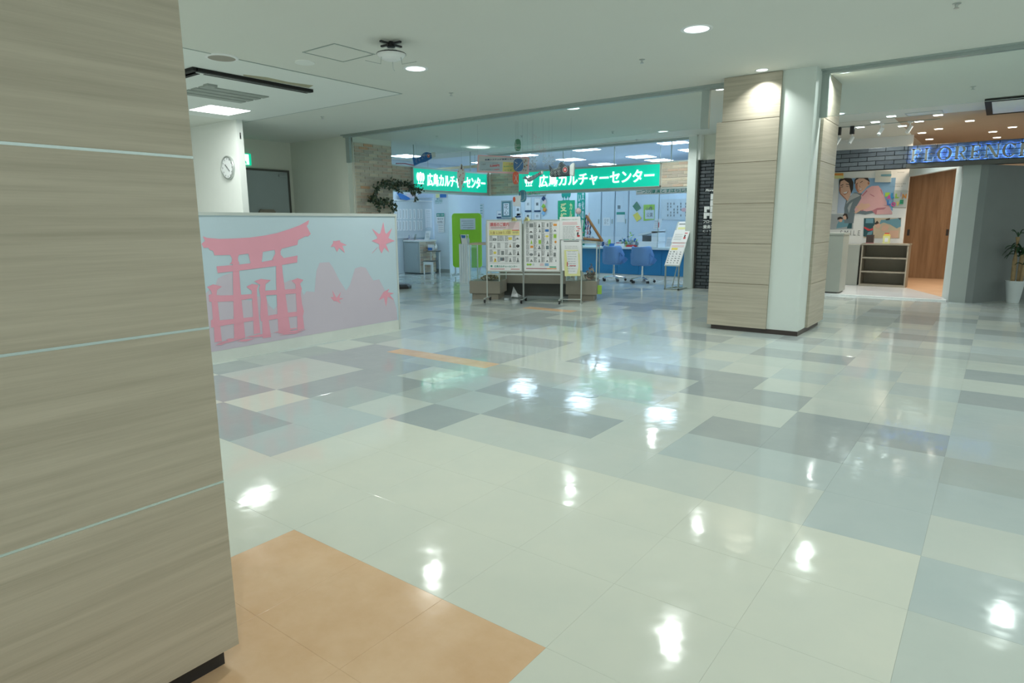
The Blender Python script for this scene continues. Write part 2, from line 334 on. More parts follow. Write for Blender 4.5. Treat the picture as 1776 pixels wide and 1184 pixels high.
th = MB(); tile_mb(th, 0, .4497, 0, .22875); thmesh = th.mesh('tile', T['L'])
INV = CAMM.transposed()
def pix(x, y, z=0.0):
    c = INV @ Vector((x, y, z - H))
    if c.z > -.2: return None
    return 888 + FPX * c.x / -c.z, 592 - FPX * c.y / -c.z
cells = []
for i in range(-37, 16):
    for j in range(-14, 40):
        k = kind(i, j)
        if (i in (-11, -10, -9) and j == 6) or (i in (-13, -12) and j == 14):
            cells.append((i, j, 'h0', k)); cells.append((i, j, 'h1', 'O'))
        else: cells.append((i, j, 'f', k))
def score(c):
    i, j = c[:2]; x, y = TX(i), TY(j)
    ps = [pix(x + a, y + b) for a, b in ((0, 0), (.45, 0), (.45, .457), (0, .457))]
    if any(p is None for p in ps): return 3e5 if (-2 <= i <= 1 and -2 <= j <= 0) else 0
    ar = 0
    for k in range(4): a, b = ps[k], ps[(k + 1) % 4]; ar += a[0] * b[1] - b[0] * a[1]
    cx = sum(p[0] for p in ps) / 4; cy = sum(p[1] for p in ps) / 4
    if not (-100 < cx < 1876 and 300 < cy < 1300): return 0
    if cx < 340 or (x < -6.1 and y < 5.5): return 1
    if c[3] == 'O' and c[2] != 'f': return 1e6
    return abs(ar) / 2
cells.sort(key=score, reverse=True)
cells = [c for c in cells]
tkeys = list(T); rest = MB()
for n, (i, j, f, k) in enumerate(cells):
    if n < 300:
        me = tmesh if f == 'f' else thmesh
        o = bpy.data.objects.new('tile', me); C.objects.link(o); o.parent = floor
        o.location = (TX(i), TY(j) + (.22875 if f == 'h1' else 0), 0)
        o.material_slots[0].link = 'OBJECT'; o.material_slots[0].material = T[k]
    else:
        rest.mi = tkeys.index(k); y0 = TY(j) + (.22875 if f == 'h1' else 0); y1 = TY(j) + (.22875 if f == 'h0' else .4575)
        tile_mb(rest, TX(i), TX(i) + .4497, y0, y1)
ro = rest.build('tiles', [T[k] for k in tkeys], floor); ro['kind'] = 'stuff'

# ------------------------------------------------------------------ ceiling
cz = 3.0
ceil = MB().box(-17, 7, -5, 12.62, cz, cz + .2).build('ceiling', M['ceil']); struct(ceil)
cb = MB().box(-17, -4.95, 12.62, 20, cz, cz + .2).build('ceiling_shop', M['ceil_shop']); cb.name = 'ceiling'; struct(cb)
cb = MB().box(-4.95, 7, 12.62, 20, cz, cz + .2).build('ceiling', M['ceil_warm']); struct(cb)
# white ceiling field left, with shadow groove
g = MB(); g.box(-10.1, -6.42, 2.0, 6.12, cz - .004, cz + .001); gw = g.build('trim_1', M['ceil_w']); struct(gw)
g = MB(); g.box(-6.42, -6.405, 2.0, 6.135, cz - .006, cz); g.box(-10.1, -6.42, 6.12, 6.135, cz - .006, cz); struct(g.build('trim_2', M['rail']))
# stain by the ventilation slot
g = MB(); g.flat([(0, 0), (.12, .25), (.08, .6), (.16, .9), (.02, 1.0), (-.04, .5)]); n = g
so = bpy.data.objects.new('stain', None)
s_ = MB(); s_.v = [(-6.98, 4.25, cz - .0045), (-6.90, 4.5, cz - .0045), (-6.93, 4.8, cz - .0045), (-6.86, 5.1, cz - .0045), (-7.03, 5.15, cz - .0045), (-7.05, 4.3, cz - .0045)]; s_._f((0, 1, 2, 3, 4, 5)); s_.build('stain', M['dirt'], gw)

def downlight(x, y, r, label, power=None, small=False, spread=2.6):
    t = thing('downlight', label, 'ceiling light', (x, y, cz), group='round downlights in the white ceiling')
    m = MB(); m.lathe([(r * .86, -.004), (r, -.006), (r * 1.1, -.003), (r * 1.12, 0)], 28, caps=False); m.build('trim_ring', M['white'], t, smooth=True)
    m = MB(); m.lathe([(r * .86, -.004), (r * .8, .0)], 28, caps=False)
    n0 = len(m.v); m.build('reflector', M['lampr'], t)
    m = MB(); m.lathe([(0.001, -.0028), (r * .86, -.0025)], 28, caps=False); m.build('lamp', M['lampr'], t)
    area('lamp_light', (0, 0, -.012), power or P_DOWN, r * 1.0, COOL, parent=t, spread=spread)
    return t
# ceiling slab lamps in view (centre positions recovered from their images and their mirror images in the floor)
for x, y, r, p, lab in ((-2.32, 5.79, .125, 1, 'large lit round downlight nearest the camera, at the upper right'), (-5.29, 5.28, .125, 1, 'lit round downlight right of the dangling ceiling lamp'),
                    (-5.25, 8.47, .115, 1, 'lit round downlight just beyond the glass smoke screen'), (-5.24, 11.66, .10, 1, 'lit round downlight above the right end of the green shop sign'),
                    (-1.61, 8.42, .085, .8, 'small lit downlight right of the column, beyond the ceiling rail'), (.47, 8.38, .12, 1.2, 'round downlight beyond the rail, outside the right edge of the picture'),
                    (-2.24, 11.56, .10, .7, 'lit downlight at the right edge of the column top'), (-3.06, 8.5, .06, .3, 'small downlight glimpsed between the glass screen and the column')):
    downlight(x, y, r, lab, P_DOWN * p)
t = downlight(-2.32, 7.74, .07, 'small lit wall-washer downlight right in front of the column top', 6, spread=2.0)
for x, y in ((-5.3, 2.2), (-2.3, 2.6), (.7, 5.8), (.7, 2.6), (-2.3, -.6), (.7, -.6), (-5.3, -.6), (-8.4, 8.0), (-8.6, 10.6), (3.6, 8.4), (3.6, 5.6)):
    if x == -8.4 or x == -8.6: continue
    downlight(x, y, .12, 'round downlight of the hall ceiling outside the picture', P_DOWN)

def sprinkler(x, y, lab):
    m = MB(); m.lathe([(.03, 0), (.03, -.006), (.012, -.01), (.01, -.03), (.02, -.034), (.02, -.038), (.001, -.038)], 12, caps=False)
    o = m.build('sprinkler', M['alu'], loc=(x, y, cz)); tag(o, lab, 'sprinkler', 'small ceiling sprinkler heads')
for x, y, lab in ((-3.17, 6.47, 'small sprinkler head left of the large upper right downlight'), (-5.88, 6.50, 'sprinkler head between the white ceiling corner and the glass screen'), (-8.70, 6.60, 'sprinkler head left of the brick wall top, behind the white ceiling field'),
                  (-.46, 6.41, 'sprinkler head at the top edge of the picture, upper right'), (-.47, 10.37, 'sprinkler head right of the column, over the dark storefront'), (-6.14, 12.4, 'sprinkler head just before the right shop header'), (-5.97, 11.05, 'sprinkler head between two downlights before the green sign'), (-7.6, 10.4, 'sprinkler head above the carp streamers'), (-8.9, 9.4, 'sprinkler head near the left brick wall')):
    sprinkler(x, y, lab)
# round speaker, blank cover, access hatch
t = thing('ceiling_speaker', 'round flat grey ceiling speaker at the edge of the white ceiling field', 'speaker', (-6.47, 3.72, cz))
m = MB(); m.lathe([(.13, -.012), (.155, -.010), (.16, 0)], 32, caps=False); m.build('rim', M['white'], t)
m = MB(); m.lathe([(.001, -.012), (.13, -.0115)], 32, caps=False); m.build('grille', mat('speaker_grille', (.36, .33, .28), .7), t)
t = MB().lathe([(.001, -.012), (.10, -.010), (.105, 0)], 28, caps=False).build('blank_cover', M['ceil_w'], loc=(-5.99, 4.36, cz)); tag(t, 'small round white blank cover left of the square ceiling hatch', 'ceiling cover')
t = thing('access_hatch', 'square ceiling access hatch with thin grey frame, left of the dangling lamp', 'ceiling hatch', (-5.415, 4.35, cz))
m = MB()
for a in ((-.25, .25, -.25, -.235), (-.25, .25, .235, .25), (-.25, -.235, -.235, .235), (.235, .25, -.235, .235)): m.box(a[0], a[1], a[2], a[3], -.005, 0)
m.build('hatch_frame', M['rail'], t); MB().box(-.233, .233, -.233, .233, -.002, 0).build('hatch_panel', M['ceil'], t)
t = thing('access_hatch', 'rectangular ceiling hatch above the dark brick storefront, right of the column', 'ceiling hatch', (-1.16, 12.40, cz))
m = MB()
for a in ((-.25, .25, -.18, -.165), (-.25, .25, .165, .18), (-.25, -.235, -.165, .165), (.235, .25, -.165, .165)): m.box(a[0], a[1], a[2], a[3], -.006, 0)
m.build('hatch_frame', M['rail'], t); MB().box(-.233, .233, -.163, .163, -.002, 0).build('hatch_panel', M['ceil'], t)
# dangling lamp
t = thing('dangling_downlight', 'white round lamp hanging loose from a black cross bracket on the ceiling', 'ceiling light', (-4.71, 4.39, cz))
m = MB(); m.box(-.13, .13, -.012, .012, -.03, -.015); m.box(-.012, .012, -.13, .13, -.03, -.015); m.lathe([(.04, -.05), (.035, -.02), (.02, 0)], 12); m.build('bracket', M['black'], t)
m = MB(); m.lathe([(.02, -.06), (.13, -.105), (.135, -.115), (.10, -.15), (.06, -.165), (.001, -.165)], 28, caps=False); m.build('lamp_disc', M['white'], t, smooth=True)
m = MB(); m.lathe([(.05, -.075), (.135, -.106), (.138, -.114)], 20, caps=False); m.build('lamp_back', M['black'], t)
for a in (0.3, 2.3, 4.4):
    m = MB(); c, s = math.cos(a), math.sin(a)
    m.tube([(.10 * c, .10 * s, -.14), (.11 * c, .11 * s, -.21), (.26 * c, .26 * s, -.20)], .004, 5); m.build('spring_clip', M['alu'], t)
# ceiling cassette, left
def grille(t, cx, cy, n, lx, ly, z):
    for k in range(n):
        x = cx - lx / 2 + (k + .5) * lx / n
        m = MB(); m.box(x - lx / n * .36, x + lx / n * .36, cy - ly / 2, cy + ly / 2, z - .012, z); m.build('grille_slot', M['grille'], t)
t = thing('air_conditioner', 'ceiling cassette air conditioner with black slot and grey grille, upper left', 'air conditioner', (-7.85, 4.52, cz - .005))
MB().box(-.72, .72, -.70, .70, -.03, 0).build('body', M['ceil_w'], t)
for nm, a in (('air_slot', (.735, .79, -.76, .72)), ('air_slot', (.66, .71, -.62, .71)), ('air_slot', (-.8, .79, -.80, -.745)), ('air_slot', (-.75, .66, -.70, -.655))):
    MB().box(a[0], a[1], a[2], a[3], -.034, -.028 if abs(a[2]) < .7 else 0).build(nm, M['dark_slot'], t)
MB().box(.716, .724, -.74, .72, -.036, -.03).build('slot_rim', M['alu'], t)
grille(t, -.22, .10, 4, .72, .86, -.03); MB().box(.16, .26, -.36, -.24, -.055, -.03).build('sensor_box', M['grille'], t)
t = thing('light_panel', 'square bright lit ceiling panel light in front of the white pillar', 'ceiling light', (-9.33, 5.27, cz))
MB().box(-.32, .32, -.32, .32, -.012, 0).build('frame', M['white'], t); MB().box(-.30, .30, -.30, .30, -.016, -.012).build('diffuser', M['panelL'], t)
area('lamp_light', (0, 0, -.03), 20, .5, COOL, parent=t)
t = thing('light_panel', 'added unseen ceiling panel light behind the near column', 'ceiling light', (-9.33, 2.9, cz))  # extra panel, added out of view to brighten the corridor walls
MB().box(-.32, .32, -.32, .32, -.012, 0).build('frame', M['white'], t); MB().box(-.30, .30, -.30, .30, -.016, -.012).build('diffuser', M['panelL'], t)
area('lamp_light', (0, 0, -.03), 60, .5, COOL, parent=t)
t = thing('air_conditioner', 'ceiling cassette air conditioner with black frame cut by the right picture edge', 'air conditioner', (.37, 12.25, cz - .006))
MB().box(-.68, .68, -.68, .68, -.03, 0).build('body', M['ceil_w'], t)
for a in ((-.74, .74, -.74, -.66), (-.74, -.66, -.66, .74), (.66, .74, -.66, .74), (-.66, .66, .66, .74)): MB().box(a[0], a[1], a[2], a[3], -.036, 0).build('air_slot', M['dark_slot'], t)
grille(t, .05, 0, 8, .5, .6, -.03)

# ------------------------------------------------------------------ ceiling rail and glass smoke screen
m = MB(); m.box(-10.2, 7, 8.18, 8.26, cz - .045, cz); m.box(-10.2, 7, 8.12, 8.18, cz - .015, cz); struct(m.build('trim_3', M['rail']))
for (x0, x1, lab) in ((-10.1, -3.13, 'long frameless glass smoke screen hanging from the ceiling rail left of the column'), (-1.76, 6.9, 'glass smoke screen hanging from the ceiling rail right of the column')):
    t = thing('smoke_screen', lab, 'glass screen', (0, 8.22, 0))
    MB().box(x0, x1, -.004, .004, 2.50, 2.956).build('pane', M['smoke_glass'], t)
    for xx in (x0, x1):
        MB().box(xx - .05, xx + .05, -.025, .025, 2.49, 2.955).build('end_post', M['rail'], t)
    MB().box(x0, x1, -.005, .005, 2.497, 2.50).build('edge_strip', M['sframe'], t)

# ------------------------------------------------------------------ left corridor walls
struct(MB().box(-14, -10.19, 8.25, 8.37, 0, cz).build('wall_back', M['wall']))
struct(MB().box(-12.12, -12.0, 6.15, 8.25, 0, cz).build('wall_left', M['wall']))
struct(MB().box(-14.5, -9.97, 5.88, 5.99, 0, cz).build('wall_front', M['wall_w']))
struct(MB().box(-17, -16.9, -5, 20, 0, cz).build('wall_far', M['wall']))
F = Frame(-12.0, 7.2, 90)
d = fthing('door_1', 'grey-blue steel door with dark frame in the corridor behind the partition', 'door', F); d['kind'] = 'structure'
m = MB(); m.box(-.18, .92, -.02, 0, 0, 2.40); m.build('door_leaf', M['door'], d)
m = MB(); m.box(-.22, .96, -.035, 0, 2.40, 2.44); m.box(.92, .96, -.035, 0, 0, 2.40); m.box(-.22, -.18, -.035, 0, 0, 2.40); m.build('door_frame', M['frame_d'], d)
MB().box(.70, .88, -.07, -.02, 2.30, 2.345).build('door_closer', M['door'], d)
MB().prism([(.20, 1.45), (.56, 1.45), (.56, 1.60), (.52, 1.64), (.24, 1.64), (.20, 1.60)], -.06, -.02).build('plaque', M['taupe'], d)
t = fthing('exit_sign', 'lit green and white running man exit sign above the corridor door', 'sign', F)
x0, z1 = F.at(420, 266); x1, z0 = F.at(434, 287)
MB().box(x0, x1, -.05, 0, z0, z1).build('housing', M['exit'], t); MB().box(x0 + .02, x1 - .05, -.053, -.05, z0 + .01, z1 - .015).build('lit_face', M['exitw'], t)
m = MB(); cx = x1 - .16; zc = (z0 + z1) / 2
m.flat([(cx - .02 + .022 * math.cos(a), zc + .075 + .022 * math.sin(a)) for a in [k * PI / 5 for k in range(10)]], -.055)
m.flat([(cx - .03, zc + .05), (cx + .02, zc + .045), (cx + .005, zc - .01), (cx + .05, zc - .04), (cx + .055, zc - .09), (cx + .035, zc - .09), (cx + .025, zc - .05), (cx - .01, zc - .03), (cx - .05, zc - .09), (cx - .08, zc - .085), (cx - .035, zc - .02), (cx - .04, zc + .015), (cx - .07, zc), (cx - .075, zc + .015)], -.055)
m.build('running_man', M['exit'], t)
F = Frame(-10.29, 5.88, 0)
t = fthing('wall_clock', 'round white wall clock with silver rim on the white pillar', 'clock', F)
m = MB(); m.lathe([(.19, 0), (.19, .03), (.175, .045), (.165, .03)], 36, caps=False); ro = m.build('rim', M['alu'], t, smooth=True); ro.rotation_euler = (PI / 2, 0, 0); ro.location = (0, 0, 2.263)
m = MB(); m.lathe([(.001, .025), (.168, .025)], 36, caps=False); ro = m.build('dial', M['white'], t); ro.rotation_euler = (PI / 2, 0, 0); ro.location = (0, 0, 2.263)
for k in range(12):
    a = k * PI / 6; m = MB(); m.box(.14 * math.sin(a) - .006, .14 * math.sin(a) + .006, -.028, -.026, 2.263 + .14 * math.cos(a) - .012, 2.263 + .14 * math.cos(a) + .012); m.build('hour_mark', M['ink'], t)
m = MB(); m.tube([(0, -.032, 2.263), (-.06, -.032, 2.315)], .005, 5); m.build('hour_hand', M['inkd'], t)
m = MB(); m.tube([(0, -.034, 2.263), (.07, -.034, 2.205)], .004, 5); m.build('minute_hand', M['inkd'], t)
t = MB().box(-.06, .0, -.02, 0, 0, .1).build('door_stop', M['black'], loc=(-9.97, 5.95, 2.7)); tag(t, 'tiny dark sensor at the top of the white pillar side', 'sensor')

# ------------------------------------------------------------------ bricks
def brick_run(parent, x0, x1, z0, z1, bl, bh, mats, gap=.008, depth=.02, seed=1, skip=None, jit=.003):
    r = random.Random(seed); row = 0; z = z0; n = 0; me = None
    full = MB().bbox(gap / 2, bl - gap / 2, -depth, 0, gap / 2, bh - gap / 2).mesh('brick', mats[0])
    cache = {}
    while z < z1 - bh * .4:
        h_ = min(bh, z1 - z); x = x0 - (bl * .5 if row % 2 else 0)
        while x < x1 - .01:
            a = max(x, x0); b = min(x + bl, x1)
            if b - a > .03 and not (skip and skip(a, b, z, z + h_)):
                if b - a > bl - .001 and h_ > bh - .001: mm = full
                else:
                    key = (round(b - a, 3), round(h_, 3))
                    if key not in cache: cache[key] = MB().bbox(gap / 2, b - a - gap / 2, -depth, 0, gap / 2, h_ - gap / 2).mesh('brick', mats[0])
                    mm = cache[key]
                o = bpy.data.objects.new('brick', mm); C.objects.link(o); o.parent = parent
                o.location = (a, r.uniform(-jit, jit), z); o.material_slots[0].link = 'OBJECT'
                if len(mats) == 6:
                    q = r.random(); mi = 5 if q < .015 else int(q * 5) % 5
                else: mi = r.randrange(len(mats))
                o.material_slots[0].material = mats[mi]; n += 1
            x += bl
        z += bh; row += 1
    return n
# left beige brick wall, full height, and the header strip it carries
FL = Frame(-10.19, 8.37, 90)          # x local = y - 8.37
bw = MB().box(0, 1.0, -.022, .14, 0, cz - .0).build('wall_brick', M['mortar'], loc=tuple(FL.o), rz=FL.a); struct(bw); bw.name = 'wall_left'
brick_run(bw, 0.03, 1.0, 1.33, 2.90, .235, .0625, M['beige'], seed=3, depth=.034, gap=.013)
MB().box(0.0, 1.0, -.03, .02, 2.90, cz).build('frieze', M['wall'], bw)
# bulkhead with signs: left run along x=-10.19 from y=9.37 to 12.6
zb0, zb1 = 2.03, 2.52
hl = MB().box(1.0, 4.23, -.022, .16, zb0, zb1).build('wall_header', M['mortar'], loc=tuple(FL.o), rz=FL.a); struct(hl); hl.name = 'trim_4'
MB().box(1.0, 4.2, -.025, .16, zb1, zb1 + .025).build('header_cap', M['sframe'], hl); MB().box(1.0, 4.2, -.025, .16, zb0 - .03, zb0).build('header_edge', M['sframe'], hl)
sx0, sx1 = 1.54, 4.03
brick_run(hl, 1.0, sx0 - .01, zb0, zb1, .235, .0612, M['beige'], seed=5, depth=.03, gap=.01)
brick_run(hl, sx1 + .01, 4.2, zb0, zb1, .235, .0612, M['beige'], seed=6, depth=.03, gap=.01)
FR = Frame(-10.19, 12.60, 0)
hr = MB().box(0.03, 5.11, -.022, .16, zb0, zb1).build('wall_header', M['mortar'], loc=tuple(FR.o), rz=0); struct(hr); hr.name = 'trim_5'
MB().box(0, 5.14, -.025, .16, zb1, zb1 + .025).build('header_cap', M['sframe'], hr); MB().box(0, 5.14, -.025, .16, zb0 - .03, zb0).build('header_edge', M['sframe'], hr)
rx0 = FR.at(903, 318)[0]; rx1 = FR.at(1148, 305)[0]
brick_run(hr, 0.0, rx0 - .01, zb0, zb1, .235, .0612, M['beige'], seed=8, depth=.03, gap=.01)
brick_run(hr, rx1 + .01, 5.10, zb0, zb1, .235, .0612, M['beige'], seed=9, depth=.03, gap=.01)
struct(MB().box(-10.24, -10.12, 12.5, 12.62, zb0 - .03, zb1 + .025).build('trim_6', M['mortar']))
def tree_logo(m, cx, cz_, s, y, m2=None):
    for dx, k in ((-.62, .85), (.62, .85), (0, 1.0)):
        m.flat([(cx + s * (dx + .40 * k * math.cos(a)), cz_ + s * (.20 + .82 * k * math.sin(a))) for a in [q * PI / 8 for q in range(16)]], y - (.001 if dx == 0 else 0))
    for dx in (-.5, 0, .5): m.flat([(cx + s * (dx - .07), cz_ - s * .92), (cx + s * (dx + .07), cz_ - s * .92), (cx + s * (dx * 1.1 + .06), cz_ - s * .3), (cx + s * (dx * 1.1 - .06), cz_ - s * .3)], y)
    m.flat([(cx - s * .75, cz_ - s * 1.0), (cx + s * .75, cz_ - s * 1.0), (cx + s * .75, cz_ - s * .88), (cx - s * .75, cz_ - s * .88)], y)
def green_sign(par_frame, x0, x1, lab, group=None):
    t = fthing('shop_sign', lab, 'sign', par_frame, 'lit green signs on the brick header')
    z0, z1 = zb0 + .02, zb1 - .01; wd = x1 - x0
    m = MB(); b = .012
    m.box(x0, x1, -.09, .0, z0, z0 + b); m.box(x0, x1, -.09, .0, z1 - b, z1); m.box(x0, x0 + b, -.09, 0, z0, z1); m.box(x1 - b, x1, -.09, 0, z0, z1); m.build('sign_frame', M['sframe'], t)
    MB().box(x0 + b, x1 - b, -.08, .0, z0 + b, z1 - b).build('lit_face', M['green'], t)
    hh = z1 - z0; m = MB(); put_text(m, '広島カルチャーセンター', (x0 + wd * .165, z0 + hh * .20, x1 - wd * .035, z0 + hh * .80), -.095, bold=.02, depth=.01); m.build('lettering', M['signwhite'], t)
    m = MB(); lc = (x0 + wd * .085, z0 + hh * .55); tree_logo(m, lc[0], lc[1], hh * .27, -.095); m.build('tree_emblem', M['signwhite'], t)
    m = MB()
    for dx in (-.36, .0, .36): m.box(lc[0] + hh * .27 * dx - .006, lc[0] + hh * .27 * dx + .006, -.0985, -.0975, lc[1] - hh * .15, lc[1] + hh * .12)
    m.build('emblem_lines', M['green'], t)
green_sign(FL, sx0, sx1, 'left lit green sign with white Japanese lettering, on the brick header by the ivy')
green_sign(FR, rx0, rx1, 'right lit green sign with white Japanese lettering, behind the black carp streamer')
# hanger rods above the headers
for F, lst in ((FR, ((975, 'left'), (1064, 'middle'), (1163, 'right'))), (FL, ((720, 'l'), (818, 'r')))):
    for px, nm in lst:
        x = F.at(px, 260)[0]
        m = MB(); m.lathe([(.012, 0), (.012, 3.0 - zb1 - .025)], 10); o = m.build('hanger_rod', M['rail'], loc=tuple(F.world(x, .05, zb1 + .025)))
        tag(o, 'thin grey ceiling rod at %s' % {'left': 'the black carp streamer', 'middle': 'the middle of the right green sign', 'right': 'the right end of the right green sign', 'l': 'the blue carp streamer', 'r': 'the left edge of the hanging banner'}[nm], 'rod', 'rods holding the sign header')
# ceiling band over shop front and right post
struct(MB().box(-10.19, -4.9, 12.55, 12.70, 2.93, cz).build('trim_7', M['rail']))
struct(MB().box(-10.19, -4.9, 12.49, 12.55, 2.975, cz).build('trim_8', M['ceil_w']))
struct(MB().box(-5.07, -4.90, 12.50, 12.66, 0, cz).build('trim_9', M['colwhite']))
struct(MB().box(-4.90, -4.84, 12.54, 12.70, 2.53, cz).build('trim_10', M['ceil_w']))
struct(MB().box(-4.90, -4.88, 12.60, 12.80, 0, 2.53).build('trim_11', M['frame_d']))

# ------------------------------------------------------------------ culture shop interior shell
struct(MB().box(-16.9, -4.8, 18.9, 19.0, 0, cz).build('wall_shop_rear', M['shopwall'])); bpy.data.objects['wall_shop_rear'].name = 'wall_back'
struct(MB().box(-5.05, -4.9, 12.8, 19, 0, cz).build('wall_right', M['shopwall']))
pw = MB().box(-13.6, -13.0, 8.37, 15.6, 0, cz).build('wall_left', M['shopwall']); struct(pw)
struct(MB().box(-12.5, -11.95, 13.0, 13.4, 0, 2.35).build('wall_pillar', M['shopwall'])); bpy.data.objects['wall_pillar'].name = 'wall_left'
struct(MB().box(-13.0, -5.05, 15.6, 15.7, 0, 2.5).build('wall_back', M['shopwall']))
struct(MB().box(-12.5, -11.95, 12.985, 13.0, 0, .1).build('baseboard_left', M['greyl']))
li = 0
for p, lab in (((1012, 258), 'left of the right header end'), ((1112, 271), 'above the middle of the right green sign'), ((1165, 246), 'at the right end behind the header band'), ((1143, 277), 'low above the lettering of the right sign'), ((1045, 284), 'low above the black carp'), ((990, 276), 'beside the black carp streamer'), ((905, 268), 'right of the hanging banner'), ((1025, 290), 'lowest visible, at the carp head'), ((1205, 259), 'partly hidden by the right post')):
    q = on_z(p[0], p[1], cz)
    t = thing('light_panel', 'lit shop ceiling panel ' + lab, 'ceiling light', tuple(q), group='square panel lights in the shop ceiling')
    MB().box(-.31, .31, -.31, .31, -.012, 0).build('frame', M['white'], t); MB().box(-.29, .29, -.29, .29, -.016, -.012).build('diffuser', M['panelS'], t)
for x, y, lab in ((-12.0, 11.55, 'lit shop ceiling panel light left behind the blue carp streamer'), (-11.6, 14.2, 'shop ceiling panel light hidden behind the left green sign'), (-12.0, 9.6, 'shop ceiling panel light behind the brick wall')):
    t = thing('light_panel', lab, 'ceiling light', (x, y, cz), group='square panel lights in the shop ceiling')
    MB().box(-.31, .31, -.31, .31, -.012, 0).build('frame', M['white'], t); MB().box(-.29, .29, -.29, .29, -.016, -.012).build('diffuser', M['panelS'], t)

# ------------------------------------------------------------------ columns
# near left column
t = thing('column', 'wood panelled square column filling the left edge of the picture, standing on orange tiles', 'column', (-1.74, .896, 0))
MB().box(-1.05, -.012, -1.35, -.012, .06, cz).build('core', M['joint'], t)
MB().box(-1.02, -.035, -1.32, -.032, 0, .062).build('kickboard', M['black'], t)
zs = [.064, .594, 1.050, 1.510, 1.968, 2.43, 2.89, 3.0]
for z in zs[1:-1]: MB().box(-1.04, -.002, -1.35, .0012, z - .005, z + .005).build('joint_strip', M['joint'], t)
for k in range(7):
    z0, z1 = zs[k] + (.0035 if k else 0), zs[k + 1] - .0035
    m = MB(); m.plan([(-.02, -1.35), (0, -1.35), (0, 0), (-.02, 0)], z0, z1); m.build('wood_panel', M['wood'], t, bevel=.0015)
    m = MB(); m.plan([(-1.07, -.02), (-.0205, -.02), (-.0205, 0), (-1.07, 0)], z0, z1); m.build('wood_panel', M['wood'], t, bevel=.0015)
# far column
t = thing('column', 'square column with wood panels and a bare white corner, right of the shop opening', 'column', (-1.787, 7.924, 0))
MB().box(-.98, 0, 0, 1.08, .05, cz).build('core', M['colwhite'], t)
m = MB(); m.box(-1.03, .004, -.004, 1.06, 0, .055); m.build('kickboard', M['kick'], t)
zs = [.055, .587, 1.07, 1.545, 2.02, 2.50, 3.0]
for k in range(6):
    z0, z1 = zs[k] + (.003 if k else 0), zs[k + 1] - .003
    MB().box(-1.075 if k < 5 else -1.01, -.352, -.032, 0, z0, z1).build('wood_panel', M['wood'], t, bevel=.002)
    MB().box(0, .032, .36, 1.20, z0, z1).build('wood_panel', M['wood'], t, bevel=.002)
    MB().box(-1.08 if k < 5 else -1.01, -.98, 0, 1.2, z0, z1).build('wood_panel', M['wood_edge'], t)
m = MB()
for z in zs[1:-1]: m.box(-1.07, -.354, -.022, 0, z - .003, z + .003); m.box(0, .022, .362, 1.198, z - .003, z + .003)
m.build('joint_strips', M['wood_edge'], t)

# ------------------------------------------------------------------ printed partition
F = Frame(-6.04, 2.3, 90)
t = fthing('partition', 'low white partition printed with a pink shrine gate, maple leaves and hills', 'partition', F)
MB().box(0, 3.30, 0, .06, .125, 1.425).build('panel', M['board_bg'], t)
MB().box(-.0, 3.31, -.008, .068, 1.425, 1.455).build('cap_rail', M['pcap'], t)
MB().box(0, 3.30, .0, .06, 0, .125).build('base_board', M['pbase'], t)
MB().box(3.28, 3.305, -.006, .066, .0, 1.425).build('end_post', M['pcap'], t)
K = 4.553
def art(pts): return F.quad([(340 + x / K, 360 + y / K) for x, y in pts])
m = MB(); m.flat(art([(60, 1150), (60, 700), (90, 660), (150, 620), (170, 560), (215, 535), (285, 512), (290, 690), (355, 680), (400, 730), (440, 735), (450, 700), (550, 700), (575, 770), (615, 805), (640, 770), (680, 600), (745, 570), (790, 575), (850, 690), (870, 660), (935, 665), (950, 500), (975, 435), (1050, 430), (1080, 470), (1130, 570), (1185, 655), (1215, 610), (1255, 480), (1300, 465), (1340, 475), (1370, 530), (1400, 575), (1445, 565), (1490, 650), (1560, 720), (1583, 800), (1590, 884)]), -.0012)
m.build('hill_print', M['mauve'], t)
m = MB(); y = -.0024
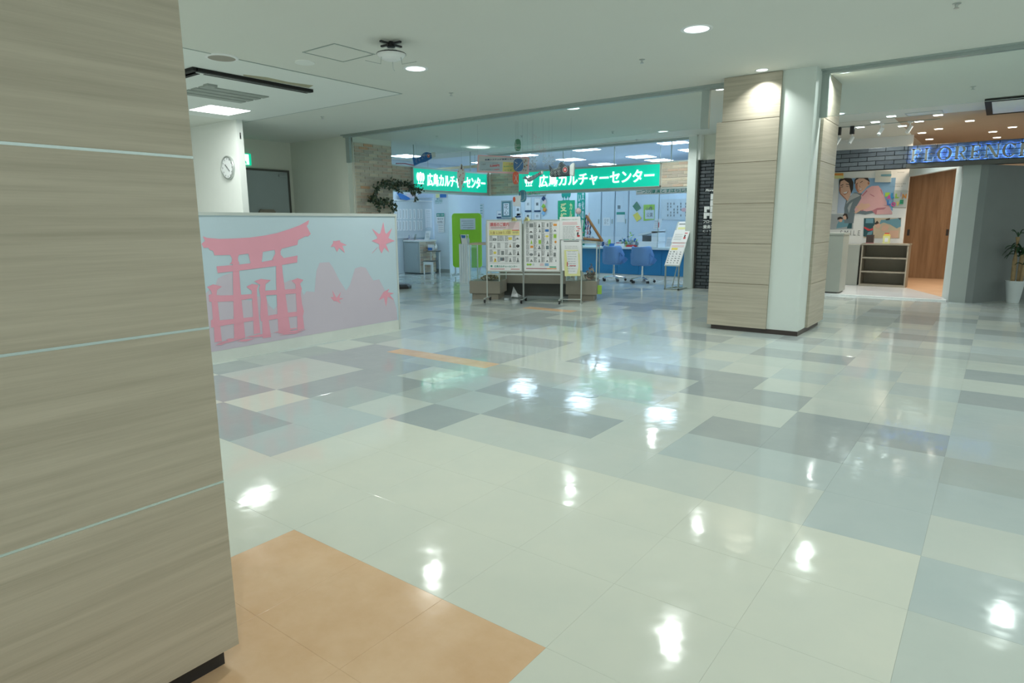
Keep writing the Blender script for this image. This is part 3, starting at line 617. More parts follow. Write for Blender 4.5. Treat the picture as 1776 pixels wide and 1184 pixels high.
for k, pts in enumerate(([(52, 225), (85, 238), (180, 246), (300, 243), (420, 236), (540, 220), (640, 200), (740, 168), (820, 138), (892, 98), (885, 130), (873, 145), (905, 208), (882, 228), (865, 225), (805, 256), (800, 293), (670, 325), (520, 350), (340, 372), (145, 376), (132, 340), (110, 335), (95, 316), (60, 318), (42, 285), (70, 262)],
    [(412, 362), (430, 442), (518, 428), (527, 345)], [(265, 370), (283, 400), (280, 430), (262, 445), (345, 442), (332, 420), (330, 395), (340, 368)], [(618, 330), (625, 360), (600, 410), (640, 415), (692, 398), (668, 372), (665, 345), (678, 320)],
    [(160, 463), (330, 450), (520, 428), (700, 396), (800, 378), (798, 432), (620, 462), (340, 497), (170, 516)],
    [(288, 438), (336, 438), (341, 520), (350, 640), (362, 760), (376, 900), (388, 1028), (345, 1040), (300, 1032), (295, 800), (290, 600)],
    [(630, 412), (674, 408), (684, 520), (700, 640), (715, 760), (735, 900), (748, 985), (705, 998), (650, 992), (640, 800), (632, 600)],
    [(85, 626), (135, 605), (205, 622), (165, 650), (162, 690), (190, 690), (160, 700), (172, 760), (190, 930), (203, 1055), (145, 1062), (140, 945), (118, 945), (116, 890), (132, 880), (122, 745), (103, 740), (98, 690), (125, 680), (116, 655)],
    [(398, 622), (440, 602), (492, 610), (480, 645), (482, 720), (495, 860), (507, 990), (455, 998), (450, 870), (440, 700), (438, 655), (405, 632)],
    [(458, 580), (512, 562), (590, 572), (548, 603), (545, 660), (556, 720), (570, 870), (592, 1022), (525, 1030), (522, 900), (505, 850), (510, 720), (495, 640), (505, 610)],
    [(752, 575), (800, 556), (847, 570), (820, 600), (834, 640), (826, 680), (836, 760), (850, 815), (842, 850), (854, 955), (800, 966), (797, 850), (788, 700), (784, 605)],
    [(118, 695), (300, 690), (445, 682), (445, 715), (300, 738), (120, 745)], [(545, 655), (700, 645), (828, 638), (826, 675), (700, 683), (550, 692)], [(120, 895), (300, 878), (452, 862), (452, 892), (300, 916), (122, 946)], [(505, 862), (700, 830), (850, 815), (845, 850), (700, 868), (512, 897)])):
    m.flat(art(pts), y - k * .00008)
rr = random.Random(4)
for k in range(16):
    x = rr.uniform(120, 760); yb = 1095 - (x - 120) * .17 + rr.uniform(-35, 12); l = rr.uniform(50, 190); h_ = rr.uniform(4, 9)
    m.flat(art([(x, yb), (x + l * .3, yb - l * .05 - h_), (x + l, yb - l * .17), (x + l * .5, yb - l * .08 + h_)]), y - .0013 - k * .00003)
m.build('shrine_gate_print', M['pink'], t)
m = MB()
for pts in ([(1478, 113), (1492, 195), (1502, 207), (1547, 162), (1518, 240), (1568, 262), (1512, 282), (1499, 288), (1525, 355), (1485, 315), (1465, 362), (1445, 322), (1444, 288), (1385, 262), (1427, 245), (1430, 235), (1388, 165), (1442, 207), (1454, 203)],
            [(1062, 310), (1083, 275), (1080, 262), (1103, 264), (1135, 257), (1138, 272), (1190, 297), (1155, 300), (1175, 358), (1130, 317), (1113, 350), (1090, 306)],
            [(1075, 650), (1098, 693), (1110, 712), (1143, 665), (1130, 712), (1165, 716), (1126, 730), (1143, 757), (1105, 737), (1088, 737), (1060, 705), (1085, 707)],
            [(1442, 730), (1478, 667), (1525, 640), (1513, 667), (1562, 675), (1530, 688), (1560, 730), (1513, 702), (1500, 780), (1483, 712)]):
    m.flat(art(pts), y)
m.flat(art([(1432, 312), (1435, 313), (1390, 360), (1388, 358)]), y)
m.build('maple_leaf_print', M['pink'], t)
# things by the end of the partition
t = MB().box(-.5, 0, 0, .04, 0, 1.02).build('wooden_board', M['bambooy'], loc=(-6.10, 5.62, 0)); t.rotation_euler = (0, 0, .0); tag(t, 'pale wooden board on edge, just behind the right end of the printed partition', 'board')
F = Frame(-9.45, 8.9, 37)
t = thing('sign_stand', 'grey stand post with flat black base behind the partition end', 'sign stand', (-9.95, 9.30, 0))
m = MB(); m.lathe([(.22, 0), (.22, .05), (.16, .085), (.02, .09)], 6); m.build('base', M['black'], t)
m = MB(); m.tube([(-.1, 0, .08), (-.1, 0, .70), (-.14, 0, .80), (-.16, 0, .88)], .022, 10); m.build('pole', M['rail'], t)

# ------------------------------------------------------------------ ivy on the brick wall
F = Frame(-10.10, 8.37, 90)
t = fthing('ivy_garland', 'curled dark green ivy garland hanging on the beige brick wall left of the green sign', 'garland', F)
def gp(x, y): return F.at(620 + x / 14.8, 300 + y / 14.8)
paths = [[(1560, 380), (1440, 400), (1330, 330), (1230, 270), (1100, 290), (980, 340), (860, 310), (740, 270), (640, 260), (560, 340), (470, 420), (380, 520), (360, 590), (430, 680), (500, 760), (580, 780), (700, 740), (800, 780), (880, 850), (930, 900), (900, 960)],
         [(1330, 330), (1370, 420), (1390, 520), (1450, 590), (1490, 660), (1440, 750)], [(560, 780), (530, 860), (490, 970)], [(400, 650), (300, 640), (240, 600)], [(320, 640), (320, 740)], [(660, 260), (655, 160)], [(990, 330), (1000, 210)], [(1440, 400), (1560, 460), (1610, 470), (1590, 540)], [(740, 680), (700, 740)], [(960, 350), (1000, 440), (1080, 500)]]
m = MB(); lf = MB(); rg = random.Random(5)
for pi_, pts in enumerate(paths):
    q = [gp(x, y) for x, y in pts]; m.tube([(x, rg.uniform(-.03, .0), z) for x, z in q], .009, 5)
    for i in range(len(q) - 1):
        a, b = q[i], q[i + 1]; L = math.hypot(b[0] - a[0], b[1] - a[1])
        for k in range(int(L / .0068) if pi_ == 0 else int(L / .014)):
            f = rg.random(); s = rg.uniform(.022, .040); sp = .05 if pi_ == 0 else .022
            cx, cz2 = a[0] + (b[0] - a[0]) * f + rg.gauss(0, sp), a[1] + (b[1] - a[1]) * f + rg.gauss(0, sp); cy = rg.uniform(-.09, .0)
            R = Matrix.Rotation(rg.uniform(0, 6.3), 3, 'Y') @ Matrix.Rotation(rg.uniform(-.9, .9), 3, 'X')
            n = len(lf.v)
            for vx, vz in ((0, -1), (.75, -.5), (.55, .25), (0, 1.15), (-.55, .25), (-.75, -.5)):
                v = R @ Vector((vx * s, .12 * s * abs(vx), vz * s)); lf.v.append((cx + v.x, cy + v.y, cz2 + v.z))
            lf.mi = 1 if rg.random() < .2 else 0; lf._f(tuple(n + i_ for i_ in range(6)))
m.build('vine', M['bark'], t); o = lf.build('leaves', [M['ivy'], M['ivy2']], t); o['kind'] = 'stuff'

# ------------------------------------------------------------------ culture shop: left part
F = Frame(-13.0, 11.0, 90)
t = fthing('notice_board', 'pale grey wall notice board with two rows of long paper sheets, above the low cabinet', 'notice board', F)
a = F.at(684, 347)[0]; b = F.at(747, 350)[0]
MB().box(a - .6, b, -.05, 0, .95, 1.94).build('board', M['paperg'], t); MB().box(a - .6, b, -.07, 0, 1.94, 1.97).build('top_rail', M['white'], t)
K2 = 7.894
def p7(x, y): return (680 + x / K2, 330 + y / K2)
for r_ in ((255, 395), (412, 550)):
    for x in (62, 100, 145, 185, 235, 290, 345, 385):
        (x0, z1), (x1, z0) = F.at(*p7(x, r_[0]), -.055), F.at(*p7(x + 34, r_[1]), -.055)
        o = MB().box(x0, x1, -.056, -.05, z0, z1).build('paper_sheet', M['paper'], t)
        MB().box(x0 + .02, x0 + .03, -.058, -.056, z0 + .03, z1 - .03).build('text_line', M['ink'], o)
(x0, z1), (x1, z0) = F.at(*p7(450, 255), -.055), F.at(*p7(545, 510), -.055)
o = MB().box(x0, x1, -.056, -.05, z0, z1).build('paper_sheet', M['paper'], t)
m = MB()
for k in range(9): zz = z1 - .06 - k * .055; m.box(x0 + .04, x1 - .05, -.058, -.056, zz, zz + .008)
m.build('text_lines', M['ink'], o)
# posters on the upper pillar wall and above the board
for pts, mm, lab, nm in (([(705, 337), (722, 335), (722, 343), (706, 343)], 'mauve', 'small purple picture strip above the notice board', 'poster'), ([(724, 336), (753, 336), (753, 343), (724, 343)], 'skyl', 'pale flower picture strip right of the purple one', 'poster'),
                         ([(756, 336), (763, 336), (763, 343), (756, 343)], 'paley', 'tiny yellow picture between the pale strip and the blue one', 'poster'), ([(763, 336), (775, 336), (775, 343), (763, 343)], 'blue', 'small bright blue picture strip at the right end of the row', 'poster')):
    FP = Frame(-12.5, 13.045, 0) if pts[0][0] > 753 else F
    q = FP.quad(pts, -.06); xs = [v[0] for v in q]; z_ = [v[1] for v in q]
    o = fthing(nm, lab, 'poster', FP, 'picture strips hanging over the notice board')
    MB().box(min(xs), max(xs), -.07, -.06, min(z_), max(z_)).build('sheet', M['paper'], o); MB().box(min(xs) + .01, max(xs) - .01, -.072, -.07, min(z_) + .01, max(z_) - .01).build('picture', M[mm], o)
q = F.quad([(688, 334), (697, 336), (710, 343), (711, 346), (705, 347), (695, 345)], -.09)
o = MB().prism(q, -.10, -.085).build('blue_leaf_ornament', M['blue'], loc=tuple(F.o), rz=F.a); tag(o, 'long blue leaf shaped ornament hanging behind the ivy', 'ornament')
# pillar notices
F = Frame(-12.5, 12.985, 0)
t = fthing('notice', 'white notice with dark green header on the pale pillar beside the notice board', 'notice', F)
(x0, z1), (x1, z0) = F.at(*p7(612, 315)), F.at(*p7(720, 465))
MB().box(x0, x1, -.012, 0, z0, z1).build('plate', M['paper'], t); MB().box(x0, x1, -.014, -.012, z1 - .09, z1).build('header', M['teal'], t)
m = MB(); put_text(m, '教室のご案内', (x0 + .02, z1 - .07, x1 - .02, z1 - .02), -.0155, .01); m.build('header_text', M['paper'], t)
m = MB(); put_text(m, '受付中', (x0 + .03, z0 + .12, x1 - .03, z1 - .13), -.0135, .01); put_text(m, 'お気軽に', (x0 + .03, z0 + .03, x1 - .03, z0 + .10), -.0135, .01); m.build('text', M['ink'], t)
t = fthing('notice', 'small white notice of fine lines under the green headed one', 'notice', F); (x0, z1), (x1, z0) = F.at(*p7(632, 470)), F.at(*p7(715, 575))
MB().box(x0, x1, -.006, 0, z0, z1).build('sheet', M['paper'], t); m = MB()
for k in range(4): m.box(x0 + .02, x1 - .03, -.0075, -.006, z1 - .03 - k * .05, z1 - .022 - k * .05)
m.build('text_lines', M['ink'], t)
t = fthing('wall_lettering', 'three short lines of dark green lettering high on the pale pillar', 'lettering', F); m = MB()
for k, s in enumerate(('楽しい', '趣味の教室', 'カルチャー')):
    (x0, z1), (x1, z0) = F.at(*p7(590 + (20 if k == 0 else 0), 108 + k * 28)), F.at(*p7(690, 128 + k * 28)); put_text(m, s, (x0, z0, x1, z1), -.002)
m.build('letters', M['teal'], t)
# low cabinet with brick end
t = thing('low_cabinet', 'grey-blue low cabinet with beige brick right side, below the notice board', 'cabinet', (-12.39, 12.29, 0))
MB().box(-.60, 0, 0, .62, .02, .86).build('body', M['door'], t); MB().box(-.605, .03, -.02, .64, .86, .90).build('top', M['white'], t)
MB().box(-.59, -.02, -.015, 0, .05, .83).build('door', M['door'], t); MB().box(-.08, -.06, -.03, -.015, .4, .52).build('handle', M['alu'], t)
e = MB().box(0, .02, 0, .60, .02, .86).build('brick_side', M['mortar'], t)
rg = random.Random(2)
for r_ in range(13):
    for k in range(-1, 3):
        a = max(0, k * .235 + (.117 if r_ % 2 else 0)); b = min(.60, k * .235 + .225 + (.117 if r_ % 2 else 0))
        if b - a > .03:
            o = MB().box(.02, .035, a, b, .03 + r_ * .064, .03 + r_ * .064 + .055).build('brick', M['beige'][rg.randrange(5)], e)
FC = Frame(-12.39, 12.45, 0)
for (pa, pb, mm, lab) in (((140, 635), (200, 710), 'paper', 'white leaflet leaning on the low cabinet, leftmost'), ((205, 622), (262, 700), 'paperg', 'violet-edged leaflet stand on the low cabinet'), ((292, 625), (335, 705), 'rail', 'dark green leaflet leaning in the middle of the low cabinet'), ((440, 578), (530, 705), 'paper', 'tall white leaflet holder at the right end of the low cabinet')):
    (x0, z1), (x1, z0) = FC.at(*p7(*pa)), FC.at(*p7(*pb))
    h_ = z1 - z0; o = fthing('leaflet', lab, 'leaflet', FC, 'leaflets on the low cabinet'); o.location = tuple(FC.world(x0, 0, .90))
    MB().prism([(0, 0), (x1 - x0 - .06, 0), (x1 - x0, h_), (.06, h_)], 0, .02).build('sheet', M[mm], o)
    m = MB()
    for k in range(4): m.box(.06, x1 - x0 - .06, -.002, 0, h_ * (.25 + .15 * k), h_ * (.25 + .15 * k) + .01)
    m.build('text_lines', M['blue' if mm == 'paperg' else 'ink'], o)
o = MB().box(-.6, -.02, -.05, .3, .90, .904).build('pink_cloth', M['pinkp'], loc=(-12.39, 12.35, 0)); tag(o, 'pale pink paper cloth spread on the low cabinet', 'cloth')
# step stool with bottle and box
t = thing('step_stool', 'white two-step stool with dark treads beside the low cabinet', 'stool', (-12.12, 12.45, 0), .15)
for x in (-.15, .13):
    for y_, hh in ((-.15, .34), (.17, .60)): MB().box(x, x + .025, y_, y_ + .025, 0, hh).build('leg', M['white'], t)
MB().box(-.16, .17, -.16, .06, .34, .36).build('lower_step', M['frame_d'], t); MB().box(-.17, .18, .02, .21, .60, .62).build('upper_step', M['frame_d'], t)
MB().box(-.15, .15, -.15, -.13, .26, .34).build('apron', M['white'], t)
t = thing('card_box', 'small blue and white box on the step stool', 'box', (-12.21, 12.55, .62)); MB().box(-.08, .08, -.04, .04, 0, .16).build('carton', M['paper'], t); MB().box(-.08, .08, -.042, -.04, .01, .08).build('blue_print', M['blue'], t)
t = thing('pump_bottle', 'small clear sanitiser pump bottle beside the blue box on the stool', 'bottle', (-12.04, 12.57, .62)); MB().lathe([(.035, 0), (.035, .12), (.015, .15), (.015, .17)], 14).build('bottle', M['white'], t, smooth=True)
m = MB(); m.tube([(0, 0, .17), (0, 0, .22), (-.05, 0, .22)], .008, 6); m.build('pump', M['white'], t)
# back wall things (left half)
F = Frame(-13.0, 15.6, 0)
for k, (a, b) in enumerate((((828, 125), (958, 300)), ((988, 125), (1132, 315)))):
    (x0, z1), (x1, z0) = F.at(*p7(a[0] - 0, a[1])), F.at(*p7(b[0] - 0, b[1]))
for k, (xa, xb) in enumerate(((828, 960), (985, 1132))):
    (x0, z1), (x1, z0) = F.at(*p7(xa, 125)), F.at(*p7(xb, 318))
    t = fthing('wall_cabinet', 'white glossy cabinet door above the lime green board, %s one' % ('left' if k == 0 else 'right'), 'cabinet', F, 'white cabinets behind the lime board')
    MB().box(x0, x1, -.3, -.02, z0 - .9, z1).build('body', M['paper'], t); MB().box(x0 + .01, x1 - .01, -.32, -.3, z0 - .88, z1 - .02).build('door', M['white'], t)
t = fthing('notice', 'narrow paper notice with a red mark right of the white cabinets', 'notice', F); (x0, z1), (x1, z0) = F.at(*p7(1160, 185)), F.at(*p7(1262, 380))
MB().box(x0, x1, -.006, 0, z0, z1).build('sheet', M['paperg'], t); MB().box(x0 + .08, x1 - .1, -.008, -.006, z1 - .42, z1 - .36).build('red_mark', M['red'], t); m = MB()
for k in range(4): m.box(x0 + .04, x1 - .06, -.008, -.006, z1 - .06 - k * .08, z1 - .045 - k * .08)
m.build('text_lines', M['teal'], t)
# framed calligraphy: dark frame, papers
K4 = 9.105
def p4(x, y): return (820 + x / K4, 230 + y / K4)
t = fthing('framed_calligraphy', 'framed calligraphy in a teal-grey frame above the left display board', 'picture', F)
(x0, z1), (x1, z0) = F.at(871, 348), F.at(889, 378)
MB().box(x0, x1, -.05, 0, z0, z1).build('frame', M['rail'], t); MB().box(x0 + .03, x1 - .03, -.052, -.05, z0 + .03, z1 - .03).build('mat', mat('frame_teal', (.10, .22, .24), .4), t); MB().box(x0 + .09, x1 - .09, -.054, -.052, z0 + .08, z1 - .08).build('paper', M['paper'], t)
m = MB(); put_text(m, '花', (x0 + .12, (z0 + z1) / 2, x1 - .12, z1 - .1), -.056); put_text(m, '心', (x0 + .12, z0 + .1, x1 - .12, (z0 + z1) / 2 - .02), -.056); m.build('brush_writing', M['inkd'], t)
for k, (xa, ya, xb, yb, lab) in enumerate(((894, 352, 904, 377, 'first of the upper row, half behind the hanging square card'), (911, 343, 922, 367, 'second sheet, upper row'), (927, 343, 938, 367, 'third sheet, upper row'), (896, 369, 906, 383, 'lower row, left sheet'), (911, 369, 922, 383, 'lower row, middle sheet'), (927, 369, 938, 383, 'lower row, right sheet'), (862, 365, 871, 378, 'small one with blue picture left of the teal frame'))):
    (x0, z1), (x1, z0) = F.at(xa, ya), F.at(xb, yb)
    t = fthing('calligraphy_sheet', 'calligraphy sheet, ' + lab, 'picture', F, 'calligraphy sheets on the back wall')
    MB().box(x0, x1, -.02, 0, z0, z1).build('scroll', M['paperg'], t); MB().box(x0 + .02, x1 - .02, -.022, -.02, z0 + .05, z1 - .02).build('paper', M['paper'], t)
    m = MB(); m.box(x0, x1, -.025, -.0, z0, z0 + .04); m.build('lower_rod', M['navy'], t)
    if k < 6:
        m = MB(); put_text(m, '一期一会'[k % 4], ((x0 + x1) / 2 - .04, (z0 + z1) / 2 - .02, (x0 + x1) / 2 + .04, (z0 + z1) / 2 + .06), -.024); m.build('brush_writing', M['ink'], t)
    else: MB().box(x0 + .06, x1 - .03, -.024, -.022, z0 + .1, z1 - .1).build('picture', M['navy'], t)
x0, z1 = F.at(903, 341)[0], F.at(903, 341)[1]; x1 = F.at(947, 341)[0]
tag(MB().box(x0, x1, -.03, 0, z1, z1 + .03).build('picture_rail', M['rail'], loc=tuple(F.o)), 'thin picture rail above the calligraphy sheets', 'rail')
for k, (py, mm) in enumerate(((345, 'navy'), (351, 'pinkp'), (358, 'limep'), (364, 'orange'), (370, 'sky'))):
    x, z = F.at(944 + (k % 2) * 2, py); o = MB().prism([(x - .07, z), (x, z + .09), (x + .07, z + .02), (x + .01, z - .07)], -.05, -.04).build('origami_piece', M[mm], loc=tuple(F.o))
    tag(o, '%s folded paper piece hanging right of the calligraphy sheets' % {'navy': 'dark blue', 'pinkp': 'pale pink', 'limep': 'light green', 'orange': 'orange', 'sky': 'sky blue'}[mm], 'origami', 'string of folded paper pieces')
t = fthing('wall_emblem', 'dark green three-tree emblem on the white back wall above the green vertical banner', 'emblem', F); m = MB(); x, z = F.at(982, 338); tree_logo(m, x, z, .16, -.004); m.build('emblem', M['teal'], t)
x0, x1 = F.at(974, 347)[0], F.at(991, 347)[0]; m = MB(); put_text(m, 'カルチャー', (x0, F.at(980, 349)[1], x1, F.at(980, 347)[1]), -.003); m.build('small_text', M['ink'], t)
def banner(name, lab, F, xa, xb, ya, yb, mm, texts, tm_, dy=0.0):
    (x0, z1), (x1, z0) = F.at(xa, ya, dy), F.at(xb, yb, dy)
    t = fthing(name, lab, 'banner', F); MB().box(x0, x1, dy - .01, dy, z0, z1).build('cloth', M[mm], t)
    m = MB()
    for s, (a, b, c, d_) in texts:
        n = len(s)
        for k, ch in enumerate(s):
            h_ = (d_ - b) / n; zt = z1 - (z1 - z0) * (b + h_ * k); zb = z1 - (z1 - z0) * (b + h_ * (k + .88))
            put_text(m, ch, (x0 + (x1 - x0) * a, zb, x0 + (x1 - x0) * c, zt), dy - .012, .03)
    m.build('lettering', M[tm_], t); return t
banner('vertical_banner', 'dark green vertical banner with big yellow characters behind the display boards', F, 968, 996, 348, 440, 'tealb', (('受講生募集', (.16, .05, .54, .95)), ('カルチャーの', (.70, .05, .86, .9))), 'paley', -.012)
banner('vertical_banner', 'narrow teal vertical banner with pale writing right of the green one', F, 1001.5, 1013.5, 333, 440, 'teal', (('いきいきと学ぶ', (.15, .04, .5, .95)), ('文化の場', (.6, .0, .9, .6))), 'paperg', -.012)
# lime board
F = Frame(-11.45, 12.55, 20)
t = fthing('lime_board', 'lime green standing board with a white sheet pinned on it', 'board', F)
(x0, z1), (x1, z0) = F.at(784, 370), F.at(836, 467)
z0 = .2; pts = []
for cx, cz2, a0 in ((x1 - .08, z1 - .08, 0), (x0 + .08, z1 - .08, 90), (x0 + .08, z0 + .08, 180), (x1 - .08, z0 + .08, 270)):
    for k in range(5): a = math.radians(a0 + k * 22.5); pts.append((cx + .08 * math.cos(a), cz2 + .08 * math.sin(a)))
MB().prism(pts[::-1], -.02, .02).build('panel', M['lime'], t)
for x in (x0 + .06, x1 - .06): MB().box(x - .015, x + .015, -.015, .015, 0, .2).build('leg', M['alu'], t); MB().box(x - .02, x + .02, -.2, .2, 0, .03).build('foot', M['alu'], t)
(a, b), (c, d_) = F.at(*p7(930, 385), -.03), F.at(*p7(1140, 535), -.03); s = MB().box(a, c, -.026, -.02, d_, b).build('sheet', M['paperg'], t); m = MB()
for k in range(5): m.box(a + .04 + (k % 2) * .04, c - .05, -.028, -.026, b - .07 - k * .055, b - .06 - k * .055)
put_text(m, '広島カルチャー', (a + .2, d_ + .02, c - .02, d_ + .06), -.0285); m.build('text_lines', M['ink'], s)
# white washed stand with flyer and bottle
F = Frame(-9.78, 10.95, 24.7)
t = fthing('wooden_stand', 'white-washed wooden stand in front of the lime board', 'stand', F)
x1 = F.at(812, 470)[0]; zt = F.at(800, 423)[1]
for k in range(4): MB().box(x1 * k / 4 + .002, x1 * (k + 1) / 4 - .002, 0, .02, 0, zt).build('plank', M['wshred'], t)
MB().box(0, x1, .02, .3, 0, zt - .0).build('box_body', M['wshred'], t)
t = fthing('flyer_holder', 'blue and white flyer in a black edged holder on the white-washed stand', 'flyer', F)
(a, b), (c, d_) = F.at(797, 387), F.at(809, 407); a, b = F.at(796.5, 387); c, d_ = F.at(808.5, 406)
MB().prism([(a + .03, zt), (c + .01, zt), (c - .02, zt + .21), (a, zt + .21)], .05, .06).build('flyer', M['paper'], t); MB().prism([(a + .022, zt), (a + .035, zt), (a + .004, zt + .21), (a - .01, zt + .21)], .045, .065).build('holder_edge', M['black'], t)
MB().prism([(a + .04, zt + .13), (c - .04, zt + .13), (c - .03, zt + .19), (a + .02, zt + .2)], .046, .05).build('blue_print', M['blue'], t)
t = fthing('spray_bottle', 'translucent pale bottle right of the flyer on the white-washed stand', 'bottle', F); t.location = tuple(F.world(x1 - .01, .08, zt)); MB().lathe([(.03, 0), (.032, .10), (.012, .15), (.012, .19)], 12).build('bottle', M['paperg'], t, smooth=True); MB().box(-.03, .01, -.01, .01, .19, .21).build('nozzle', M['white'], t)

# ------------------------------------------------------------------ display group in front (turned 24.7 degrees)
A = 24.7; ca, sa = math.cos(math.radians(A)), math.sin(math.radians(A))
def DF(e, d): return Frame(e * ca - d * sa, e * sa + d * ca, A)
def showcase(F, w_, dp, zg0, zg1, lab):
    t = fthing('showcase', lab, 'showcase', F)
    MB().box(.04, w_ - .04, .04, dp - .04, 0, zg0 * .32).build('plinth', M['taupe'], t)
    MB().box(0, w_, 0, dp, zg0 * .32, zg0).build('base', M['taupe'], t, bevel=.004)
    for x, y in ((0, 0), (w_ - .02, 0), (0, dp - .02), (w_ - .02, dp - .02)): MB().box(x, x + .02, y, y + .02, zg0, zg1).build('corner_post', M['sframe'], t)
    m = MB()
    for a in ((0, w_, 0, .02), (0, w_, dp - .02, dp), (0, .02, .02, dp - .02), (w_ - .02, w_, .02, dp - .02)): m.box(a[0], a[1], a[2], a[3], zg1 - .03, zg1)
    m.build('top_frame', M['wood_edge'] if 'left' in lab else M['sframe'], t)
    MB().box(.02, w_ - .02, .006, .01, zg0, zg1 - .03).build('glass_pane', M['glass'], t); MB().box(w_ - .01, w_ - .006, .02, dp - .02, zg0, zg1 - .03).build('glass_pane', M['glass'], t)
    MB().box(.006, .01, .02, dp - .02, zg0, zg1 - .03).build('glass_pane', M['glass'], t)
    MB().box(.02, w_ - .02, .02, dp - .02, zg1 - .012, zg1 - .006).build('glass_top', M['glass'], t)
    return t
SL = DF(-3.181, 10.95); SR = DF(-1.458, 10.98)
showcase(SL, .56, .55, .325, .99, 'taupe based glass showcase left of the display boards')
showcase(SR, .535, .55, .345, 1.015, 'taupe based glass showcase right of the display boards')
F = DF(-2.78, 11.55)
t = fthing('display_table', 'low taupe display shelf linking the two showcases behind the boards', 'table', F)
MB().box(0, 1.34, 0, .5, .24, .56).build('top_box', M['taupe'], t); MB().box(0, 1.34, .12, .5, 0, .24).build('painted_shade_block', M['frame_d'], t)  # dark block stands in for the shadow beneath the shelf
def heap(name, lab, cat, loc, n, r, h_, mats, s, seed):
    rg = random.Random(seed); m = MB()
    for k in range(n):
        a = rg.uniform(0, 6.3); q = r * rg.random() ** .5; x, y = q * math.cos(a), q * math.sin(a) * .7; z = rg.uniform(0, 1) * h_ * (1.1 - q / r)
        R = Matrix.Rotation(rg.uniform(0, 6.3), 3, 'Z') @ Matrix.Rotation(rg.uniform(-1.4, 1.4), 3, 'X'); m.mi = rg.randrange(len(mats)); n0 = len(m.v)
        for vx, vy in ((0, -1), (.7, -.2), (.4, .8), (-.4, .8), (-.7, -.2)):
            v = R @ Vector((vx * s, vy * s, s * .3 * abs(vx))); m.v.append((x + v.x, y + v.y, max(0.002, z + s * .6 + v.z)))
        m._f((n0, n0 + 1, n0 + 2, n0 + 3, n0 + 4))
    o = m.build(name, mats, loc=loc); o['kind'] = 'stuff'; return tag(o, lab, cat)
heap('dried_flowers', 'pale dried flowers and driftwood lying in the left showcase', 'dried flowers', tuple(SL.world(.33, .27, .33)), 260, .2, .12, [M['dried'], M['cream'], M['bark']], .028, 3)
heap('dried_roses', 'dusty pink dried roses heaped in the right showcase', 'dried flowers', tuple(SR.world(.40, .27, .35)), 240, .12, .24, [M['rose'], M['dried']], .03, 4)
t = fthing('driftwood', 'tall pale driftwood piece leaning in the right showcase', 'driftwood', SR); m = MB(); m.tube([(.22, .2, .35), (.18, .2, .6), (.14, .22, .9)], .04, 7, .02); m.tube([(.30, .2, .35), (.22, .2, .55), (.2, .2, .8)], .03, 6, .012); m.tube([(.12, .25, .35), (.10, .25, .7), (.13, .25, .95)], .02, 6, .01); m.build('branches', M['dried'], t)
F = DF(-2.5, 11.3)
o = MB(); rg = random.Random(9)
o.v = [(0, 0, 0), (.12, .02, .01), (.20, .0, .05), (.09, .05, .08), (.03, .03, .2), (-.02, .05, .06), (.05, -.05, .03)]
for f in ((0, 6, 3), (6, 1, 3), (1, 2, 3), (3, 4, 5), (0, 3, 5), (6, 0, 1), (3, 2, 1)): o._f(f)
o = o.build('paper_crane', M['paper'], loc=tuple(F.world(0, 0, .002))); tag(o, 'crumpled white folded paper lying on the floor between the left showcase and the boards', 'paper')
o.scale = (1.2, 1, 1)
o = MB().box(-.04, .04, -.02, .02, 0, .03).build('paper_scrap', M['paperg'], loc=tuple(DF(-2.5, 10.95).world(0, 0, 0))); tag(o, 'tiny white paper scrap on the floor under the left board', 'paper')
o = MB().box(0, .07, 0, .05, .12, .27).build('green_tag', M['limep'], loc=tuple(SR.world(.545, .05, 0)), rz=SR.a); tag(o, 'small light green bag hanging at the right side of the right showcase', 'bag')

def stand_board(F, w_, z0, z1, lab, legs_z=True):
    t = fthing('display_board', lab, 'display board', F, 'rolling display boards before the showcases')
    MB().box(0, w_, 0, .02, z0, z1).build('panel', M['paper'], t)
    m = MB()
    for a in ((0, w_, z0 - .012, z0 + .006), (0, w_, z1 - .006, z1 + .012), (-.012, .006, z0 - .012, z1 + .012), (w_ - .006, w_ + .012, z0 - .012, z1 + .012)): m.box(a[0], a[1], -.006, .026, a[2], a[3])
    m.build('board_frame', M['alu'], t)
    MB().box(-.02, w_ + .02, .03, .055, z0 - .07, z0 - .045).build('crossbar', M['alu'], t)
    for x in (-.02, w_ + .02):
        MB().box(x - .010, x + .010, .03, .055, .075, z1 * .96).build('leg', M['alu'], t)
        MB().box(x - .015, x + .015, -.16, .26, .06, .08).build('foot', M['alu'], t)
        for y in (-.14, .24):
            c = MB(); c.v = []; c.lathe([(.001, -.012), (.032, -.012), (.032, .012), (.001, .012)], 14, caps=False)
            c.v = [(x + v[2], y + v[0], .033 + v[1]) for v in c.v]; c.build('caster', M['black'], t)
    return t
B1 = DF(-2.752, 10.60); B2 = DF(-2.112, 10.60)
def fine(m, x0, x1, z, n, rg, h_=.0035, gap=.009, y=-.003):
    for k in range(n):
        a = x0
        while a < x1 - .01:
            b = min(x1, a + rg.uniform(.015, .05)); m.box(a, b, y, y + .001, z - k * gap - h_, z - k * gap); a = b + rg.uniform(.004, .012)
rg = random.Random(21)
t = stand_board(B1, .596, .535, 1.38, 'left rolling white board with red headline and yellow price band')
def kx(x): return B1.at(838 + x / 10.963, 400)[0]
def kz(y): return B1.at(870, 372 + y / 10.963)[1]
m = MB(); m.flat([(kx(110), kz(278)), (kx(690), kz(278)), (kx(690), kz(145)), (kx(110), kz(145))], -.0015); m.build('pink_header', M['pinkp'], t)
bpy.data.materials['pale_pink_print'].node_tree.nodes['Principled BSDF'].inputs['Roughness'].default_value = .6
